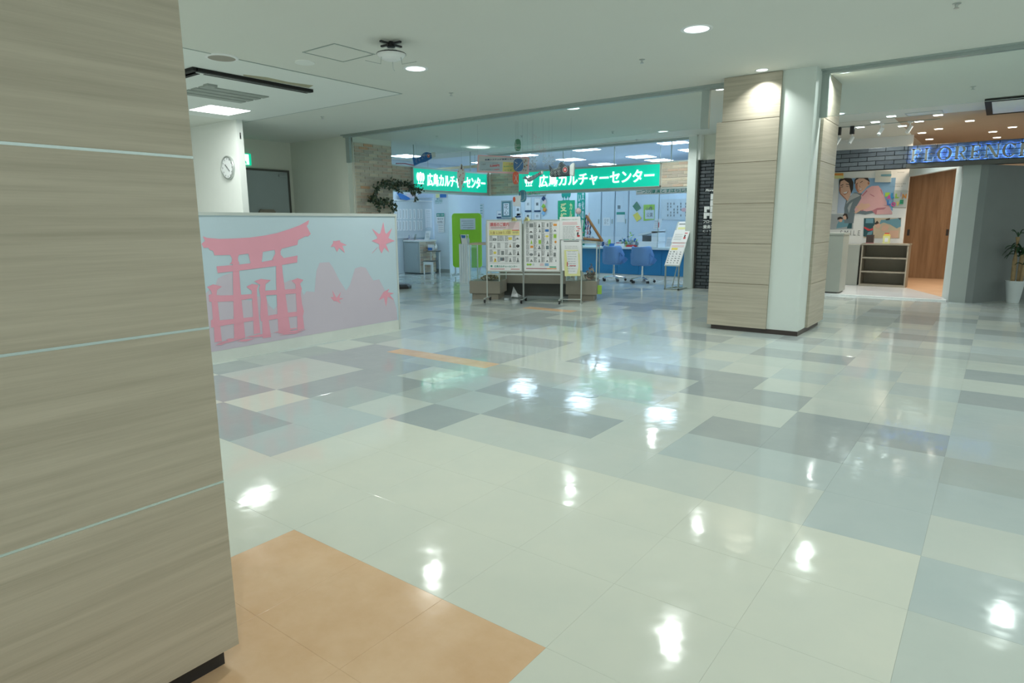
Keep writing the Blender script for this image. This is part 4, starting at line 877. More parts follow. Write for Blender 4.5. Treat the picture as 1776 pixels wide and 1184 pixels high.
m = MB(); put_text(m, '講座のご案内', (kx(135), kz(222), kx(490), kz(152)), -.003, .01); m.box(kx(550), kx(684), -.003, -.002, kz(305), kz(290)); m.box(kx(120), kx(400), -.003, -.002, kz(1040), kz(1031)); m.box(kx(520), kx(690), -.003, -.002, kz(1040), kz(1031)); m.build('red_lettering', M['red'], t)
m = MB(); m.flat([(kx(112), kz(392)), (kx(692), kz(392)), (kx(692), kz(300)), (kx(545), kz(300)), (kx(545), kz(285)), (kx(375), kz(285)), (kx(375), kz(298)), (kx(112), kz(290))], -.002); m.build('yellow_band', mat('board_yellow', (.82, .74, .30), .6), t)
m = MB(); put_text(m, '入会 2,200', (kx(125), kz(375), kx(365), kz(318)), -.0035); put_text(m, '1,100', (kx(390), kz(378), kx(520), kz(315)), -.0035); m.build('price_lettering', M['bamboo'], t)
m = MB(); fine(m, kx(150), kx(440), kz(238), 2, rg); fine(m, kx(560), kx(680), kz(320), 4, rg)
for r_ in range(4):
    for c_ in range(4): fine(m, kx(118 + c_ * 148), kx(118 + c_ * 148 + (125 if r_ == 0 and c_ == 1 else 60)), kz(405 + r_ * 132), 10, rg)
    m.box(kx(112), kx(692), -.003, -.002, kz(402 + r_ * 132), kz(400 + r_ * 132))
m.box(kx(112), kx(692), -.003, -.002, kz(925), kz(922)); m.build('text_lines', M['ink'], t)
def pictures(par, lst, kx, kz, F):
    for x, y, w_, h_, mm, sh in lst:
        m = MB()
        if sh == 0: m.flat([(kx(x), kz(y + h_)), (kx(x + w_), kz(y + h_)), (kx(x + w_), kz(y)), (kx(x), kz(y))], -.0035)
        elif sh == 1: m.flat([(kx(x), kz(y + h_)), (kx(x + w_), kz(y + h_)), (kx(x + w_ * .7), kz(y + h_ * .5)), (kx(x + w_ * .6), kz(y)), (kx(x + w_ * .35), kz(y)), (kx(x + w_ * .3), kz(y + h_ * .5))], -.0035)
        else:
            m.flat([(kx(x + w_ * .5 + w_ * .5 * math.cos(a)), kz(y + h_ * .5 - h_ * .5 * math.sin(a))) for a in [q * PI / 6 for q in range(12)]], -.0035)
        o = m.build('small_picture', M[mm], par)
pictures(t, ((185, 450, 65, 45, 'ink', 0), (200, 462, 35, 28, 'paper', 2), (480, 430, 65, 50, 'yellow', 0), (615, 440, 75, 32, 'ink', 1), (190, 575, 45, 65, 'ink', 1), (495, 560, 38, 60, 'bamboo', 1), (625, 570, 65, 55, 'inkd', 2), (640, 585, 30, 22, 'paper', 2), (190, 700, 58, 50, 'yellow', 2), (340, 690, 52, 75, 'ink', 0), (480, 710, 68, 55, 'ink', 1), (640, 695, 45, 75, 'inkd', 1), (192, 825, 60, 75, 'yellow', 1), (210, 845, 30, 30, 'red', 2), (320, 815, 78, 62, 'gcloth', 0), (355, 825, 40, 50, 'hood', 1), (485, 825, 55, 70, 'ink', 1), (628, 820, 58, 80, 'ink', 1)), kx, kz, B1)
m = MB(); put_text(m, '広島カルチャーセンター', (kx(205), kz(1005), kx(645), kz(962)), -.003, .015); tree_logo(m, kx(150), kz(982), .018, -.003); m.build('green_lettering', M['teal'], t)
t = stand_board(B2, .60, .54, 1.375, 'right rolling white board with a grid of many small pictures')
def kx(x): return B2.at(905 + x / 10.965, 400)[0]
def kz(y): return B2.at(940, 372 + y / 10.965)[1]
m = MB(); ys = [150, 258, 368, 470, 578, 690, 815]
for r_, yy in enumerate(ys):
    for c_ in range(4): fine(m, kx(82 + c_ * 150), kx(82 + c_ * 150 + 58), kz(yy), 9, rg)
    m.box(kx(76), kx(668), -.003, -.002, kz(yy - 4), kz(yy - 6))
for c_ in range(3): m.box(kx(228 + c_ * 150), kx(231 + c_ * 150), -.003, -.002, kz(910), kz(140))
m.build('text_lines', M['ink'], t)
pictures(t, ((145, 165, 72, 72, 'ink', 0), (310, 175, 45, 65, 'inkd', 1), (475, 165, 32, 70, 'ink', 0), (600, 175, 66, 42, 'orange', 0), (135, 315, 82, 25, 'inkd', 1), (320, 278, 45, 55, 'ink', 1), (445, 280, 70, 45, 'blue', 0), (598, 285, 66, 35, 'ink', 1), (155, 388, 60, 62, 'ink', 0), (310, 385, 36, 62, 'inkd', 1), (450, 392, 62, 40, 'yellow', 2), (605, 375, 55, 70, 'limep', 0), (160, 490, 48, 65, 'limep', 1), (318, 482, 52, 75, 'limep', 0), (465, 495, 48, 60, 'ink', 1), (622, 495, 42, 50, 'orange', 2), (162, 592, 56, 42, 'orange', 0), (300, 592, 70, 65, 'ink', 1), (462, 592, 52, 68, 'gcloth', 0), (612, 590, 50, 70, 'ink', 1), (145, 735, 70, 50, 'ink', 2), (308, 722, 36, 72, 'inkd', 1), (480, 710, 38, 82, 'inkd', 1), (606, 722, 45, 72, 'ink', 0), (150, 855, 66, 42, 'ink', 1), (315, 845, 36, 60, 'ink', 1), (460, 865, 50, 30, 'ink', 1), (640, 850, 24, 40, 'ink', 1),
             (90, 930, 50, 40, 'limep', 2), (138, 930, 50, 40, 'limep', 2), (200, 928, 40, 46, 'paperg', 2), (345, 925, 75, 50, 'pinkp', 0), (440, 925, 75, 50, 'sky', 0), (530, 985, 130, 18, 'tealb', 0), (80, 1018, 400, 16, 'hood2', 0), (480, 1018, 185, 16, 'orange', 0)), kx, kz, B2)
# leaflet stand right of the boards
B3 = DF(-1.50, 10.62)
t = fthing('leaflet_stand', 'tall narrow leaflet stand with a white sheet above a yellow poster', 'leaflet stand', B3)
for x in (.02, .34): MB().box(x, x + .018, .02, .038, 0, 1.38).build('leg', M['sframe'], t)
for a in ((.02, .35, .02, .034), (.02, .35, .0, .0)): pass
MB().box(.02, .358, .0, .018, .06, .075).build('crossbar', M['alu'], t); MB().box(.0, .02, -.1, .2, .0, .02).build('foot', M['alu'], t); MB().box(.345, .365, -.1, .2, 0, .02).build('foot', M['alu'], t)
def kx(x): return B3.at(905 + x / 10.965, 420)[0]
def kz(y): return B3.at(990, 372 + y / 10.965)[1]
s = MB().prism([(kx(722), kz(472)), (kx(1150), kz(470)), (kx(1110), kz(40)), (kx(722), kz(45))], -.03, -.025).build('upper_sheet', M['paper'], t)
m = MB(); put_text(m, '広島カルチャーセンター', (kx(760), kz(108), kx(1070), kz(82)), -.032, .01); m.build('green_lettering', M['tealb'], s)
m = MB(); m.flat([(kx(775), kz(198)), (kx(1060), kz(196)), (kx(1050), kz(138)), (kx(780), kz(138))], -.031); m.build('pink_field', M['pinkp'], s)
m = MB(); fine(m, kx(785), kx(1010), kz(222), 12, rg, gap=.018, y=-.032); m.build('text_lines', M['ink'], s)
m = MB()
for x, y in ((1035, 225), (1060, 262), (1035, 302)): m.box(kx(x), kx(x + 60), -.032, -.031, kz(y + 14), kz(y))
m.flat([(kx(1080 + 30 * math.cos(a)), kz(405 - 20 * math.sin(a))) for a in [q * PI / 6 for q in range(12)]], -.032); m.build('red_marks', M['red'], s)
m = MB(); m.flat([(kx(1050), kz(390)), (kx(1075), kz(390)), (kx(1085), kz(335)), (kx(1055), kz(335))], -.033); m.build('figure_print', M['inkd'], s)
s = MB().prism([(kx(772), kz(1065)), (kx(1160), kz(1060)), (kx(1135), kz(480)), (kx(745), kz(480))], -.02, -.015).build('lower_sheet', M['paper'], t)
m = MB(); m.box(kx(800), kx(1090), -.022, -.02, kz(515), kz(497)); fine(m, kx(820), kx(1070), kz(598), 2, rg, gap=.03, y=-.0225); m.build('text_lines', M['ink'], s)
s = MB().prism([(kx(830), kz(1168)), (kx(1128), kz(1160)), (kx(1108), kz(740)), (kx(1080), kz(740)), (kx(1080), kz(672)), (kx(812), kz(672)), (kx(815), kz(745))], -.045, -.038).build('yellow_poster', M['paley'], t)
m = MB(); m.flat([(kx(900), kz(1120)), (kx(1060), kz(1120)), (kx(1090), kz(980)), (kx(1075), kz(690)), (kx(850), kz(690)), (kx(885), kz(980))], -.047); m.build('white_field', M['paper'], s)
m = MB(); fine(m, kx(880), kx(1050), kz(700), 9, rg, gap=.04, y=-.0485); m.build('text_lines', M['navy'], s)
m = MB(); m.box(kx(920), kx(1040), -.0485, -.0475, kz(974), kz(962)); m.box(kx(868), kx(885), -.0485, -.0475, kz(980), kz(900)); m.build('red_print', M['red'], s)
# blue wrapped thing on left showcase, bamboo and ribbons on right showcase
t = fthing('blue_figure', 'deep blue fabric ornament standing on the left showcase beside the board', 'ornament', SL); m = MB(); m.lathe([(.03, 0), (.055, .05), (.06, .13), (.04, .19), (.02, .21)], 12, c=(.50, .12, .99)); m.build('cloth_body', M['blue'], t, smooth=True); m = MB(); m.lathe([(.02, .16), (.04, .22), (.03, .28), (.01, .29)], 10, c=(.535, .12, .99)); m.build('head', M['black'], t, smooth=True)
t = fthing('bamboo_frame', 'brown bamboo pole leaning on the right showcase', 'pole', SR)
(x0, z0), (x1, z1) = SR.at(1045, 413, .1), SR.at(1017, 374, .1)
m = MB(); m.tube([(x0, .1, 1.02), ((x0 + x1) / 2, .1, (1.02 + z1) / 2), (x1, .1, z1)], .022, 8); m.build('pole', M['bamboo'], t)
x0b, zb_ = SR.at(1012, 412, .2); m = MB(); m.tube([(x0b, .2, 1.06), (x0, .16, 1.03)], .022, 8); m.build('lying_pole', M['bamboo'], t)
t = fthing('ribbon_string', 'strings of many coloured ribbons hanging at the bamboo pole on the right showcase', 'ribbons', SR)
for k, (px, mm, top) in enumerate(((1013, 'tealb', 378), (1016, 'navy', 372), (1020, 'blue', 376), (1022, 'pinkp', 369), (1019, 'hood2', 380), (1024, 'navy', 385))):
    x, z1 = SR.at(px, top, .35); z0 = z1 - .30 + .04 * (k % 3); m = MB(); m.tube([(x + .008 * math.sin(i * 1.7 + k), .35, z1 + (z0 - z1) * i / 6) for i in range(7)], .012, 5); m.build('ribbon', M[mm], t)
m = MB(); m.lathe([(.001, -.055), (.04, -.04), (.055, 0), (.04, .04), (.001, .055)], 14, c=(SR.at(1003, 366, .3)[0], .3, SR.at(1003, 366, .3)[1]), caps=False); o = m.build('paper_ball', M['pinkp'], loc=tuple(SR.o), rz=SR.a, smooth=True); tag(o, 'pale pink and blue paper ball hanging above the leaflet stand', 'ornament')
heap('flower_bunch', 'bunch of small white, blue and red flowers on the right showcase', 'flowers', tuple(SR.world(.32, .33, 1.01)), 160, .2, .2, [M['paper'], M['blue'], M['hood2'], M['skyl']], .018, 12)
# ornaments on the boards' top edge
for e, D_, mm, lab in ((-2.28, 10.57, 'cream', 'small cream straw ornament on the top right corner of the left board'), (-2.06, 10.57, 'bambooy', 'pale dried flower clipped at the top left corner of the right board')):
    F = DF(e, D_); heap('straw_ornament', lab, 'ornament', tuple(F.world(0, 0, 1.36)), 60, .05, .09, [M[mm], M['paley']], .018, 31)

# ------------------------------------------------------------------ hanging decorations
F = DF(-2.9, 11.0)
def string(t, F, px, ztop, dy=0.0, zc=cz, x=None):
    if x is None: x = F.at(px, 280, dy)[0]
    m = MB(); m.tube([(x, dy, ztop), (x, dy, zc)], .0011, 4); m.build('string', M['thread'], t)
def p4(x, y): return (820 + x / 9.105, 230 + y / 9.105)
t = fthing('hanging_banner', 'pink bordered price banner hanging between the two green signs', 'banner', F)
q = F.quad([p4(65, 628), p4(880, 655), p4(893, 385), p4(78, 350)]); MB().prism(q, 0, .012).build('sheet', M['hood'], t)
q = F.quad([p4(85, 605), p4(860, 630), p4(870, 408), p4(100, 368)]); m = MB(); m.flat(q, -.001); m.build('grey_field', mat('banner_grey', (.50, .54, .56), .6), t)
def tb(s, a, b, mm, nm, bold=.02):
    (x0, z0), (x1, z1) = F.at(*p4(*a)), F.at(*p4(*b)); m = MB(); put_text(m, s, (x0, z0, x1, z1), -.0045, bold); m.build(nm, M[mm], t)
m = MB(); m.flat(F.quad([p4(108, 595), p4(460, 605), p4(465, 465), p4(115, 450)]), -.002); m.build('blue_box', mat('banner_blue', (.38, .48, .54), .6), t)
m = MB(); m.flat(F.quad([p4(470, 612), p4(700, 620), p4(700, 475), p4(478, 460)]), -.002); m.build('yellow_box', mat('banner_yellow', (.62, .58, .20), .6), t)
tb('会員システムが変更となり', (190, 440), (650, 402), 'navy', 'headline', .03); tb('2,200円', (270, 545), (420, 500), 'red', 'price', .03); tb('1,100円', (315, 598), (420, 570), 'red', 'price'); tb('入会金', (135, 512), (205, 485), 'ink', 'small_text'); tb('一般会員', (280, 490), (400, 474), 'ink', 'small_text'); tb('年会費の更新料は', (118, 595), (300, 572), 'ink', 'small_text'); tb('ご入会', (520, 505), (640, 480), 'hood2', 'small_text'); tb('受付中です', (490, 545), (635, 520), 'teal', 'small_text'); tb('どうぞ', (500, 605), (620, 580), 'teal', 'small_text')
m = MB(); rg = random.Random(3)
for k in range(9): x, z = F.at(*p4(rg.uniform(800, 860), rg.uniform(420, 620))); m.flat([(x + .014 * math.cos(a) * (1 if i_ % 2 else .5), z + .014 * math.sin(a) * (1 if i_ % 2 else .5)) for i_, a in enumerate([q_ * PI / 5 for q_ in range(10)])], -.004)
m.build('maple_print', M['bamboo'], t); string(t, F, 829, F.at(829, 269)[1]); string(t, F, 915, F.at(915, 272)[1])
def disc(pxc, pyc, rx, ry, mm, lab, lines, dy=-.12, F=F, tilt=0):
    (x, z) = F.at(pxc, pyc, dy); sx = F.at(pxc + rx, pyc, dy)[0] - x; sz = z - F.at(pxc, pyc + ry, dy)[1]
    t = fthing('paper_lantern', lab, 'ornament', F, 'paper discs hanging before the signs')
    pts = [(x + sx * (abs(math.cos(a)) ** .7) * math.copysign(1, math.cos(a)), z + sz * (abs(math.sin(a)) ** .7) * math.copysign(1, math.sin(a))) for a in [k * PI / 14 for k in range(28)]]
    MB().prism(pts, dy - .008, dy + .008).build('disc', M[mm], t); m = MB()
    for (a, b, c, d_) in lines: m.tube([(x + sx * a, dy - .011, z + sz * b), (x + sx * (a + c) / 2 + .004, dy - .011, z + sz * (b + d_) / 2 - .01), (x + sx * c, dy - .011, z + sz * d_)], .0035, 4)
    m.build('drawn_lines', M['cwht'], t); string(t, F, pxc, z + sz, dy); return t
dk = mat('dark_leaf_green', (.08, .25, .16), .5); M['dkg'] = dk; M['dblue'] = mat('indigo_paper', (.04, .12, .26), .5); M['vermil'] = mat('vermilion_paper', (.55, .10, .05), .5); M['tblue'] = mat('slate_blue_paper', (.06, .22, .32), .5)
disc(898, 251.5, 5.2, 10.3, 'dkg', 'green rounded paper disc hanging highest above the banner', ((-.8, .8, -.6, -.8), (-.6, .1, .7, .1), (-.5, -.6, .8, -.7)))
disc(899, 286, 8.5, 11, 'dblue', 'dark blue round paper disc with a white curve before the banner', ((-.7, .5, -.1, .25), (.85, .5, -.6, -.7)))
disc(894.5, 308.5, 5.2, 11, 'vermil', 'red paper disc with a crossed sketch under the banner', ((-.6, -.6, .6, .5), (-.3, .5, .7, -.7)))
disc(906.5, 340, 6.5, 10.5, 'tblue', 'slate blue paper disc hanging lowest, below the header corner', ((.5, .8, .6, -.4), (.6, -.4, -.4, -.8), (-.6, .7, -.4, -.5)))
t = fthing('hanging_card', 'square grey card with a small red sketch hanging left of the lowest blue disc', 'ornament', F); q = F.quad([p4(640, 1160), p4(755, 1170), p4(755, 990), p4(632, 1010)], -.15); MB().prism(q, -.155, -.15).build('card', M['paperg'], t)
m = MB(); x, z = F.at(*p4(655, 1055), -.15); m.flat([(x + .022 * math.cos(a), z + .045 * math.sin(a)) for a in [k * PI / 8 for k in range(16)]], -.157); m.build('red_sketch', M['vermil'], t); string(t, F, 896, F.at(896, 341, -.15)[1], -.15)
# fish shape (dead leaf like) in front of the left sign
t = fthing('hanging_fish', 'grey and red patterned paper fish hanging head up before the left green sign', 'ornament', F)
q = F.quad([(800.5, 283.5), (804, 290), (807, 301), (805, 313), (801.5, 322), (800, 333), (797, 326), (794, 314), (793, 302), (796, 291)], -.1); MB().prism(q, -.12, -.09).build('body', M['cwht'], t, bevel=.004)
m = MB()
for k in range(12):
    a = k * 2.4; x, z = F.at(800 + 4.5 * math.sin(a), 292 + k * 2.9, -.1); m.flat([(x - .012, z), (x, z - .015), (x + .014, z + .004), (x, z + .016)], -.122)
m.build('scales', M['hood2'], t); x, z = F.at(801, 290, -.1); m = MB(); m.flat([(x - .01, z - .04), (x + .012, z - .03), (x + .014, z + .03), (x, z + .05)], -.1225); m.build('eye_stripe', M['inkd'], t); string(t, F, 800.5, F.at(800, 284, -.1)[1], -.1)
# carp streamers
def carp(pts, eye, er, mm, lab, F, dy, face, th=.10, strings=(), rows=None):
    t = fthing('carp_streamer', lab, 'carp streamer', F, 'carp streamers hanging before the signs')
    q = F.quad(pts, dy); MB().prism(q, dy - th / 2, dy + th / 2).build('body', M[mm], t, bevel=.02)
    q2 = F.quad(face, dy); MB().prism(q2, dy - th / 2 - .012, dy + th / 2 + .012).build('mouth', M['cwht'], t, bevel=.01)
    x, z = F.at(eye[0], eye[1], dy)
    for k, (r_, c) in enumerate(((er * 1.5, 'cwht'), (er * 1.3, 'inkd'), (er, 'red'), (er * .45, 'cwht'))):
        m = MB(); m.flat([(x + r_ * math.cos(a) * .8, z + r_ * math.sin(a)) for a in [q_ * PI / 8 for q_ in range(16)]], dy - th / 2 - .014 - k * .002); m.build('eye', M[c], t)
    m = MB()
    for (cx, cy, rr) in rows or ():
        x, z = F.at(cx, cy, dy)
        for r2 in (rr, rr * .6):
            arc = [(x + r2 * math.cos(a), dy - th / 2 - .004, z + r2 * math.sin(a)) for a in [PI * .6 + k * PI * .8 / 5 for k in range(6)]]; m.tube(arc, .0018, 4)
    m.build('scales', M['cwht'], t)
    for px in strings: x = F.at(px, 270, dy)[0]; z = max(v[1] for v in q); string(t, F, px, z - .08, dy)
    return t
def P(*l): return [p4(x, y) for x, y in l]
carp(P((1205, 500), (1255, 570), (1310, 590), (1350, 560), (1365, 490), (1400, 455), (1440, 490), (1480, 530), (1540, 525), (1545, 680), (1440, 690), (1300, 700), (1225, 700), (1222, 610)), p4(1465, 590), .034, 'cblk', 'black carp streamer with red eye hanging before the right green sign', F, -.25, P((1535, 525), (1590, 475), (1612, 490), (1605, 600), (1600, 690), (1535, 675)), strings=(957, 990), rows=[(*p4(x, y), .05) for x, y in ((1290, 620), (1340, 650), (1380, 580), (1400, 640), (1330, 600), (1270, 660), (1400, 530))])
carp(P((780, 720), (825, 735), (870, 745), (860, 770), (900, 775), (960, 745), (1030, 690), (1100, 650), (1110, 610), (1060, 620), (980, 665), (900, 700), (860, 725), (830, 670), (822, 700)), p4(1060, 645), .012, 'gcloth', 'small slim grey carp streamer with green tail hanging over the tree emblem', F, -.3, P((1070, 612), (1110, 605), (1108, 650), (1085, 660)), th=.05, strings=(942,), rows=[(*p4(x, y), .02) for x, y in ((900, 730), (950, 710), (1000, 680))])
FB = Frame(-9.9, 9.6, 37)
def pb(x, y): return (600 + x / 5.92, 200 + y / 5.92)
carp([pb(*p) for p in ((682, 425), (725, 445), (765, 425), (800, 385), (830, 378), (880, 390), (885, 440), (820, 475), (760, 490), (700, 520))], pb(852, 418), .028, 'cblu', 'blue carp streamer with red eye hanging over the left end of the left green sign', FB, 0, [pb(*p) for p in ((880, 385), (920, 380), (922, 425), (885, 438))], strings=(722, 745), rows=[(*pb(x, y), .045) for x, y in ((770, 450), (800, 430), (740, 470), (820, 410))])
# wire stars and flower wires
def wire_star(px, py, r_, lab, F=F, dy=-.2, n=8):
    t = fthing('wire_star', lab, 'ornament', F, 'thin wire stars hanging with the carp streamers'); x, z = F.at(px, py, dy); m = MB()
    for k in range(n):
        a = k * 2 * PI / n; a2 = a + PI / n
        m.tube([(x, dy, z), (x + r_ * math.cos(a), dy, z + r_ * math.sin(a))], .0022, 4)
        m.tube([(x + r_ * math.cos(a), dy, z + r_ * math.sin(a)), (x + r_ * .5 * math.cos(a2), dy, z + r_ * .5 * math.sin(a2))], .0022, 4); m.tube([(x + r_ * .5 * math.cos(a2), dy, z + r_ * .5 * math.sin(a2)), (x + r_ * math.cos(a + 2 * PI / n), dy, z + r_ * math.sin(a + 2 * PI / n))], .0022, 4)
    m.build('wires', M['thread'], t); string(t, F, px, z, dy); return t
wire_star(923, 279, .09, 'grey wire star right beside the hanging banner'); wire_star(952, 280, .11, 'grey wire star left above the black carp streamer'); wire_star(924, 288, .07, 'smaller grey wire star just under the first one')
t = fthing('paper_snowflakes', 'faint pinkish tinsel cascade of tiny flakes hanging high right of the green disc', 'ornament', F); m = MB(); rg = random.Random(8)
for k in range(240):
    f = rg.random(); px = 926 + f * 18 + rg.gauss(0, 6); py = 234 + f * 34 + rg.gauss(0, 3); x, z = F.at(px, py, -.1); s = .004; m.flat([(x - s, z), (x, z - s), (x + s, z), (x, z + s)], -.1 + rg.uniform(-.05, .05))
o = m.build('flakes', M['hood'], t); o['kind'] = 'stuff'
o = heap('hanging_greenery', 'thin green sprig hanging under the tree emblem of the right sign', 'ornament', tuple(F.world(F.at(925, 334, -.2)[0], -.2, F.at(925, 338, -.2)[1])), 90, .12, .06, [M['tealb'], M['ink']], .012, 41)
m = MB(); m.tube([(0, 0, .02), (0, 0, cz - o.location.z)], .0011, 4); m.build('string', M['thread'], o)
t = thing('wooden_bar', 'long pale wooden bar above the left green sign, behind the carp', 'bar', (-11.3, 12.41, 2.68)); MB().box(-1.0, 1.0, -.03, .03, 0, .06).build('bar', M['bambooy'], t)
for x in (-.8, .8): MB().box(x - .003, x + .003, -.003, .003, .06, .32).build('hanger', M['thread'], t)
t = MB().tube([(-10.12, 9.45, 2.56), (-10.12, 9.7, 2.575), (-10.12, 9.95, 2.555)], .012, 6).build('red_garland', M['hood2']); tag(t, 'thin pinkish red garland on top of the brick header left of the sign', 'garland')

# ------------------------------------------------------------------ service counter, right half of the culture shop
F = Frame(-5.05, 14.0, 0)
t = fthing('service_counter', 'long counter with blue front panels and pale worktop in the right half of the shop', 'counter', F)
xl = F.at(1000, 480)[0] - .6
MB().box(xl, -.02, .03, .55, .10, .70).build('body', M['cblue'], t); MB().box(xl, -.02, .06, .5, 0, .10).build('toe_kick', M['white'], t); MB().box(xl - .03, -.01, -.03, .62, .70, .75).build('worktop', M['ctop'], t, bevel=.006)
n = 7
for k in range(n):
    a = xl + (-.02 - xl) * k / n; b = xl + (-.02 - xl) * (k + 1) / n; MB().box(a + .004, b - .004, .02, .03, .11, .69).build('front_panel', M['cblue'], t)
# lockers and wall things behind the counter
FW = Frame(-9.2, 15.3, 0)
def p3(x, y): return (1010 + x / 8.88, 330 + y / 8.88)
for k, (a, b) in enumerate(((95, 295), (305, 505), (515, 715), (725, 1185), (1192, 1700))):
    x0 = FW.at(*p3(a, 100))[0]; x1 = FW.at(*p3(b, 100))[0]
    t = fthing('tall_cabinet', 'tall cabinet', 'cabinet', FW, 'tall white cabinets behind the counter')
    t['label'] = 'tall pale cabinet behind the counter, %s counted from the left' % ('first', 'second', 'third', 'fourth and widest', 'last, with the framed writing')[k]
    MB().box(x0, x1, 0, .28, 0, 2.2).build('body', M['shopwall'], t); MB().box(x0 + .01, x1 - .01, -.02, 0, .05, 2.15).build('door', M['shopwall'], t); MB().box(x1 - .07, x1 - .05, -.035, -.02, 1.3, 1.42).build('handle', M['rail'], t)
def sheet(nm, lab, pts, mm, dy=-.03, extra=None, group=None):
    t = fthing(nm, lab, 'notice', FW, group); q = FW.quad([p3(*p) for p in pts], dy); MB().prism(q, dy - .006, dy).build('sheet', M[mm], t)
    if extra: extra(t)
    return t
sheet('notice', 'green patterned card pinned above the yellow card', [(775, 245), (840, 170), (905, 275), (835, 325)], 'dkg')
sheet('notice', 'yellow card pinned tilted behind the counter', [(780, 380), (850, 335), (910, 430), (840, 485)], 'yellow')
def ex(t):
    m = MB(); (x0, z0), (x1, z1) = FW.at(*p3(985, 410), -.036), FW.at(*p3(1085, 340), -.036); put_text(m, '公演', (x0, z0, x1, z1), -.039, .02); (x0, z0), (x1, z0b) = FW.at(*p3(985, 310)), FW.at(*p3(1085, 250)); put_text(m, '小劇', (x0, z0, x1, z0b), -.039, .02); m.build('brush_writing', M['ink'], t)
    q = FW.quad([p3(*p) for p in [(965, 440), (1105, 440), (1105, 300), (965, 300)]], -.037); m = MB(); m.flat(q, -.0375); m.build('blue_field', M['paperg'], t)
sheet('notice', 'lime bordered poster with black brush characters behind the counter', [(945, 470), (1110, 450), (1115, 218), (945, 222)], 'limep', extra=ex)
def ex(t):
    (x0, z1), (x1, z0) = FW.at(*p3(528, 335), -.036), FW.at(*p3(655, 372), -.036); MB().box(x0, x1, -.04, -.036, z0, z1).build('teal_header', M['teal'], t)
sheet('notice', 'pale notice with teal header on the third tall cabinet', [(530, 490), (655, 490), (655, 335), (530, 335)], 'paper', extra=ex)
sheet('notice', 'small dark grey square sticker above the teal headed notice', [(545, 285), (585, 285), (585, 232), (545, 232)], 'gcloth')
def ex(t):
    m = MB(); (x0, z0), (x1, z1) = FW.at(*p3(340, 520), -.036), FW.at(*p3(405, 440), -.036); put_text(m, 'おし', (x0, z0, x1, (z0 + z1) / 2), -.038); put_text(m, 'らせ', (x0, (z0 + z1) / 2, x1, z1), -.038); m.build('writing', M['ink'], t)
sheet('notice', 'white sheet with hand writing on the second tall cabinet', [(320, 545), (430, 545), (430, 420), (320, 420)], 'paper', extra=ex)
def ex(t):
    m = MB()
    for k, x in enumerate((1315, 1360, 1410, 1465, 1515, 1590)):
        for j in range(5):
            if (k + j) % 4 != 3: (a, b) = FW.at(*p3(x, 190 + j * 45), -.036); m.box(a - .01, a + .018, -.038, -.0365, b - .05, b)
    m.build('brush_writing', M['ink'], t); m = MB(); (a, b) = FW.at(*p3(1565, 300), -.036); m.flat([(a + .07 * math.cos(q), b + .05 * math.sin(q)) for q in [k * PI / 6 for k in range(12)]], -.038); m.build('fan_picture', M['hood'], t)
t = sheet('framed_writing', 'wide framed calligraphy with six columns of writing beside the right post', [(1215, 455), (1700, 455), (1700, 125), (1215, 140)], 'paperg', extra=ex); t['category'] = 'picture'
x0 = FW.at(1050, 345)[0]
t = fthing('wall_lettering', 'row of teal Japanese letters just under the right sign header', 'lettering', Frame(-5.05, 12.80, 0)); FH = Frame(-5.05, 12.80, 0)
(x0, z0), (x1, z1) = FH.at(1105, 333.5), FH.at(1197, 323)
m = MB(); put_text(m, '一つの講演とすばらしい', (x0, z0 - .03, x1, z1 - .02), -.006, .015); m.build('letters', M['teal'], t)
MB().box(x0 - .02, x1 + .02, -.005, 0, z0 - .05, z1 + .0).build('backing_strip', M['paper'], t)
# hanging clear vinyl over the counter
FV = Frame(-5.05, 13.85, 0)
a = FV.at(1020, 340)[0]; b = FV.at(1143, 340)[0]; c = FV.at(1196, 340)[0]
for k, (x0, x1) in enumerate(((a, b), (b + .02, -.03))):
    t = fthing('vinyl_curtain', 'clear vinyl sheet hanging over the counter, %s' % ('wide left one' if k == 0 else 'narrow right one'), 'curtain', FV, 'clear vinyl sheets over the counter')
    m = MB(); n = 28
    for i in range(n + 1):
        x = x0 + (x1 - x0) * i / n; y = .02 * math.sin(i * 1.9) + .012 * math.sin(i * 4.3); m.v += [(x, y, 1.0), (x, y * .4, 2.1)]
    for i in range(n): m._f((2 * i, 2 * i + 2, 2 * i + 3, 2 * i + 1))
    m.build('sheet', M['vinyl'], t, smooth=True); m = MB(); m.lathe([(.008, 0), (.008, 1.33)], 8, c=(x1, 0, .76)); m.build('edge_rod', M['rail'], t)
    MB().box(x0, x1, -.01, .01, 2.1, 2.12).build('top_rail', M['white'], t); MB().box(x1 - .006, x1 + .006, -.006, .006, 2.12, 3.0).build('hanger', M['rail'], t)
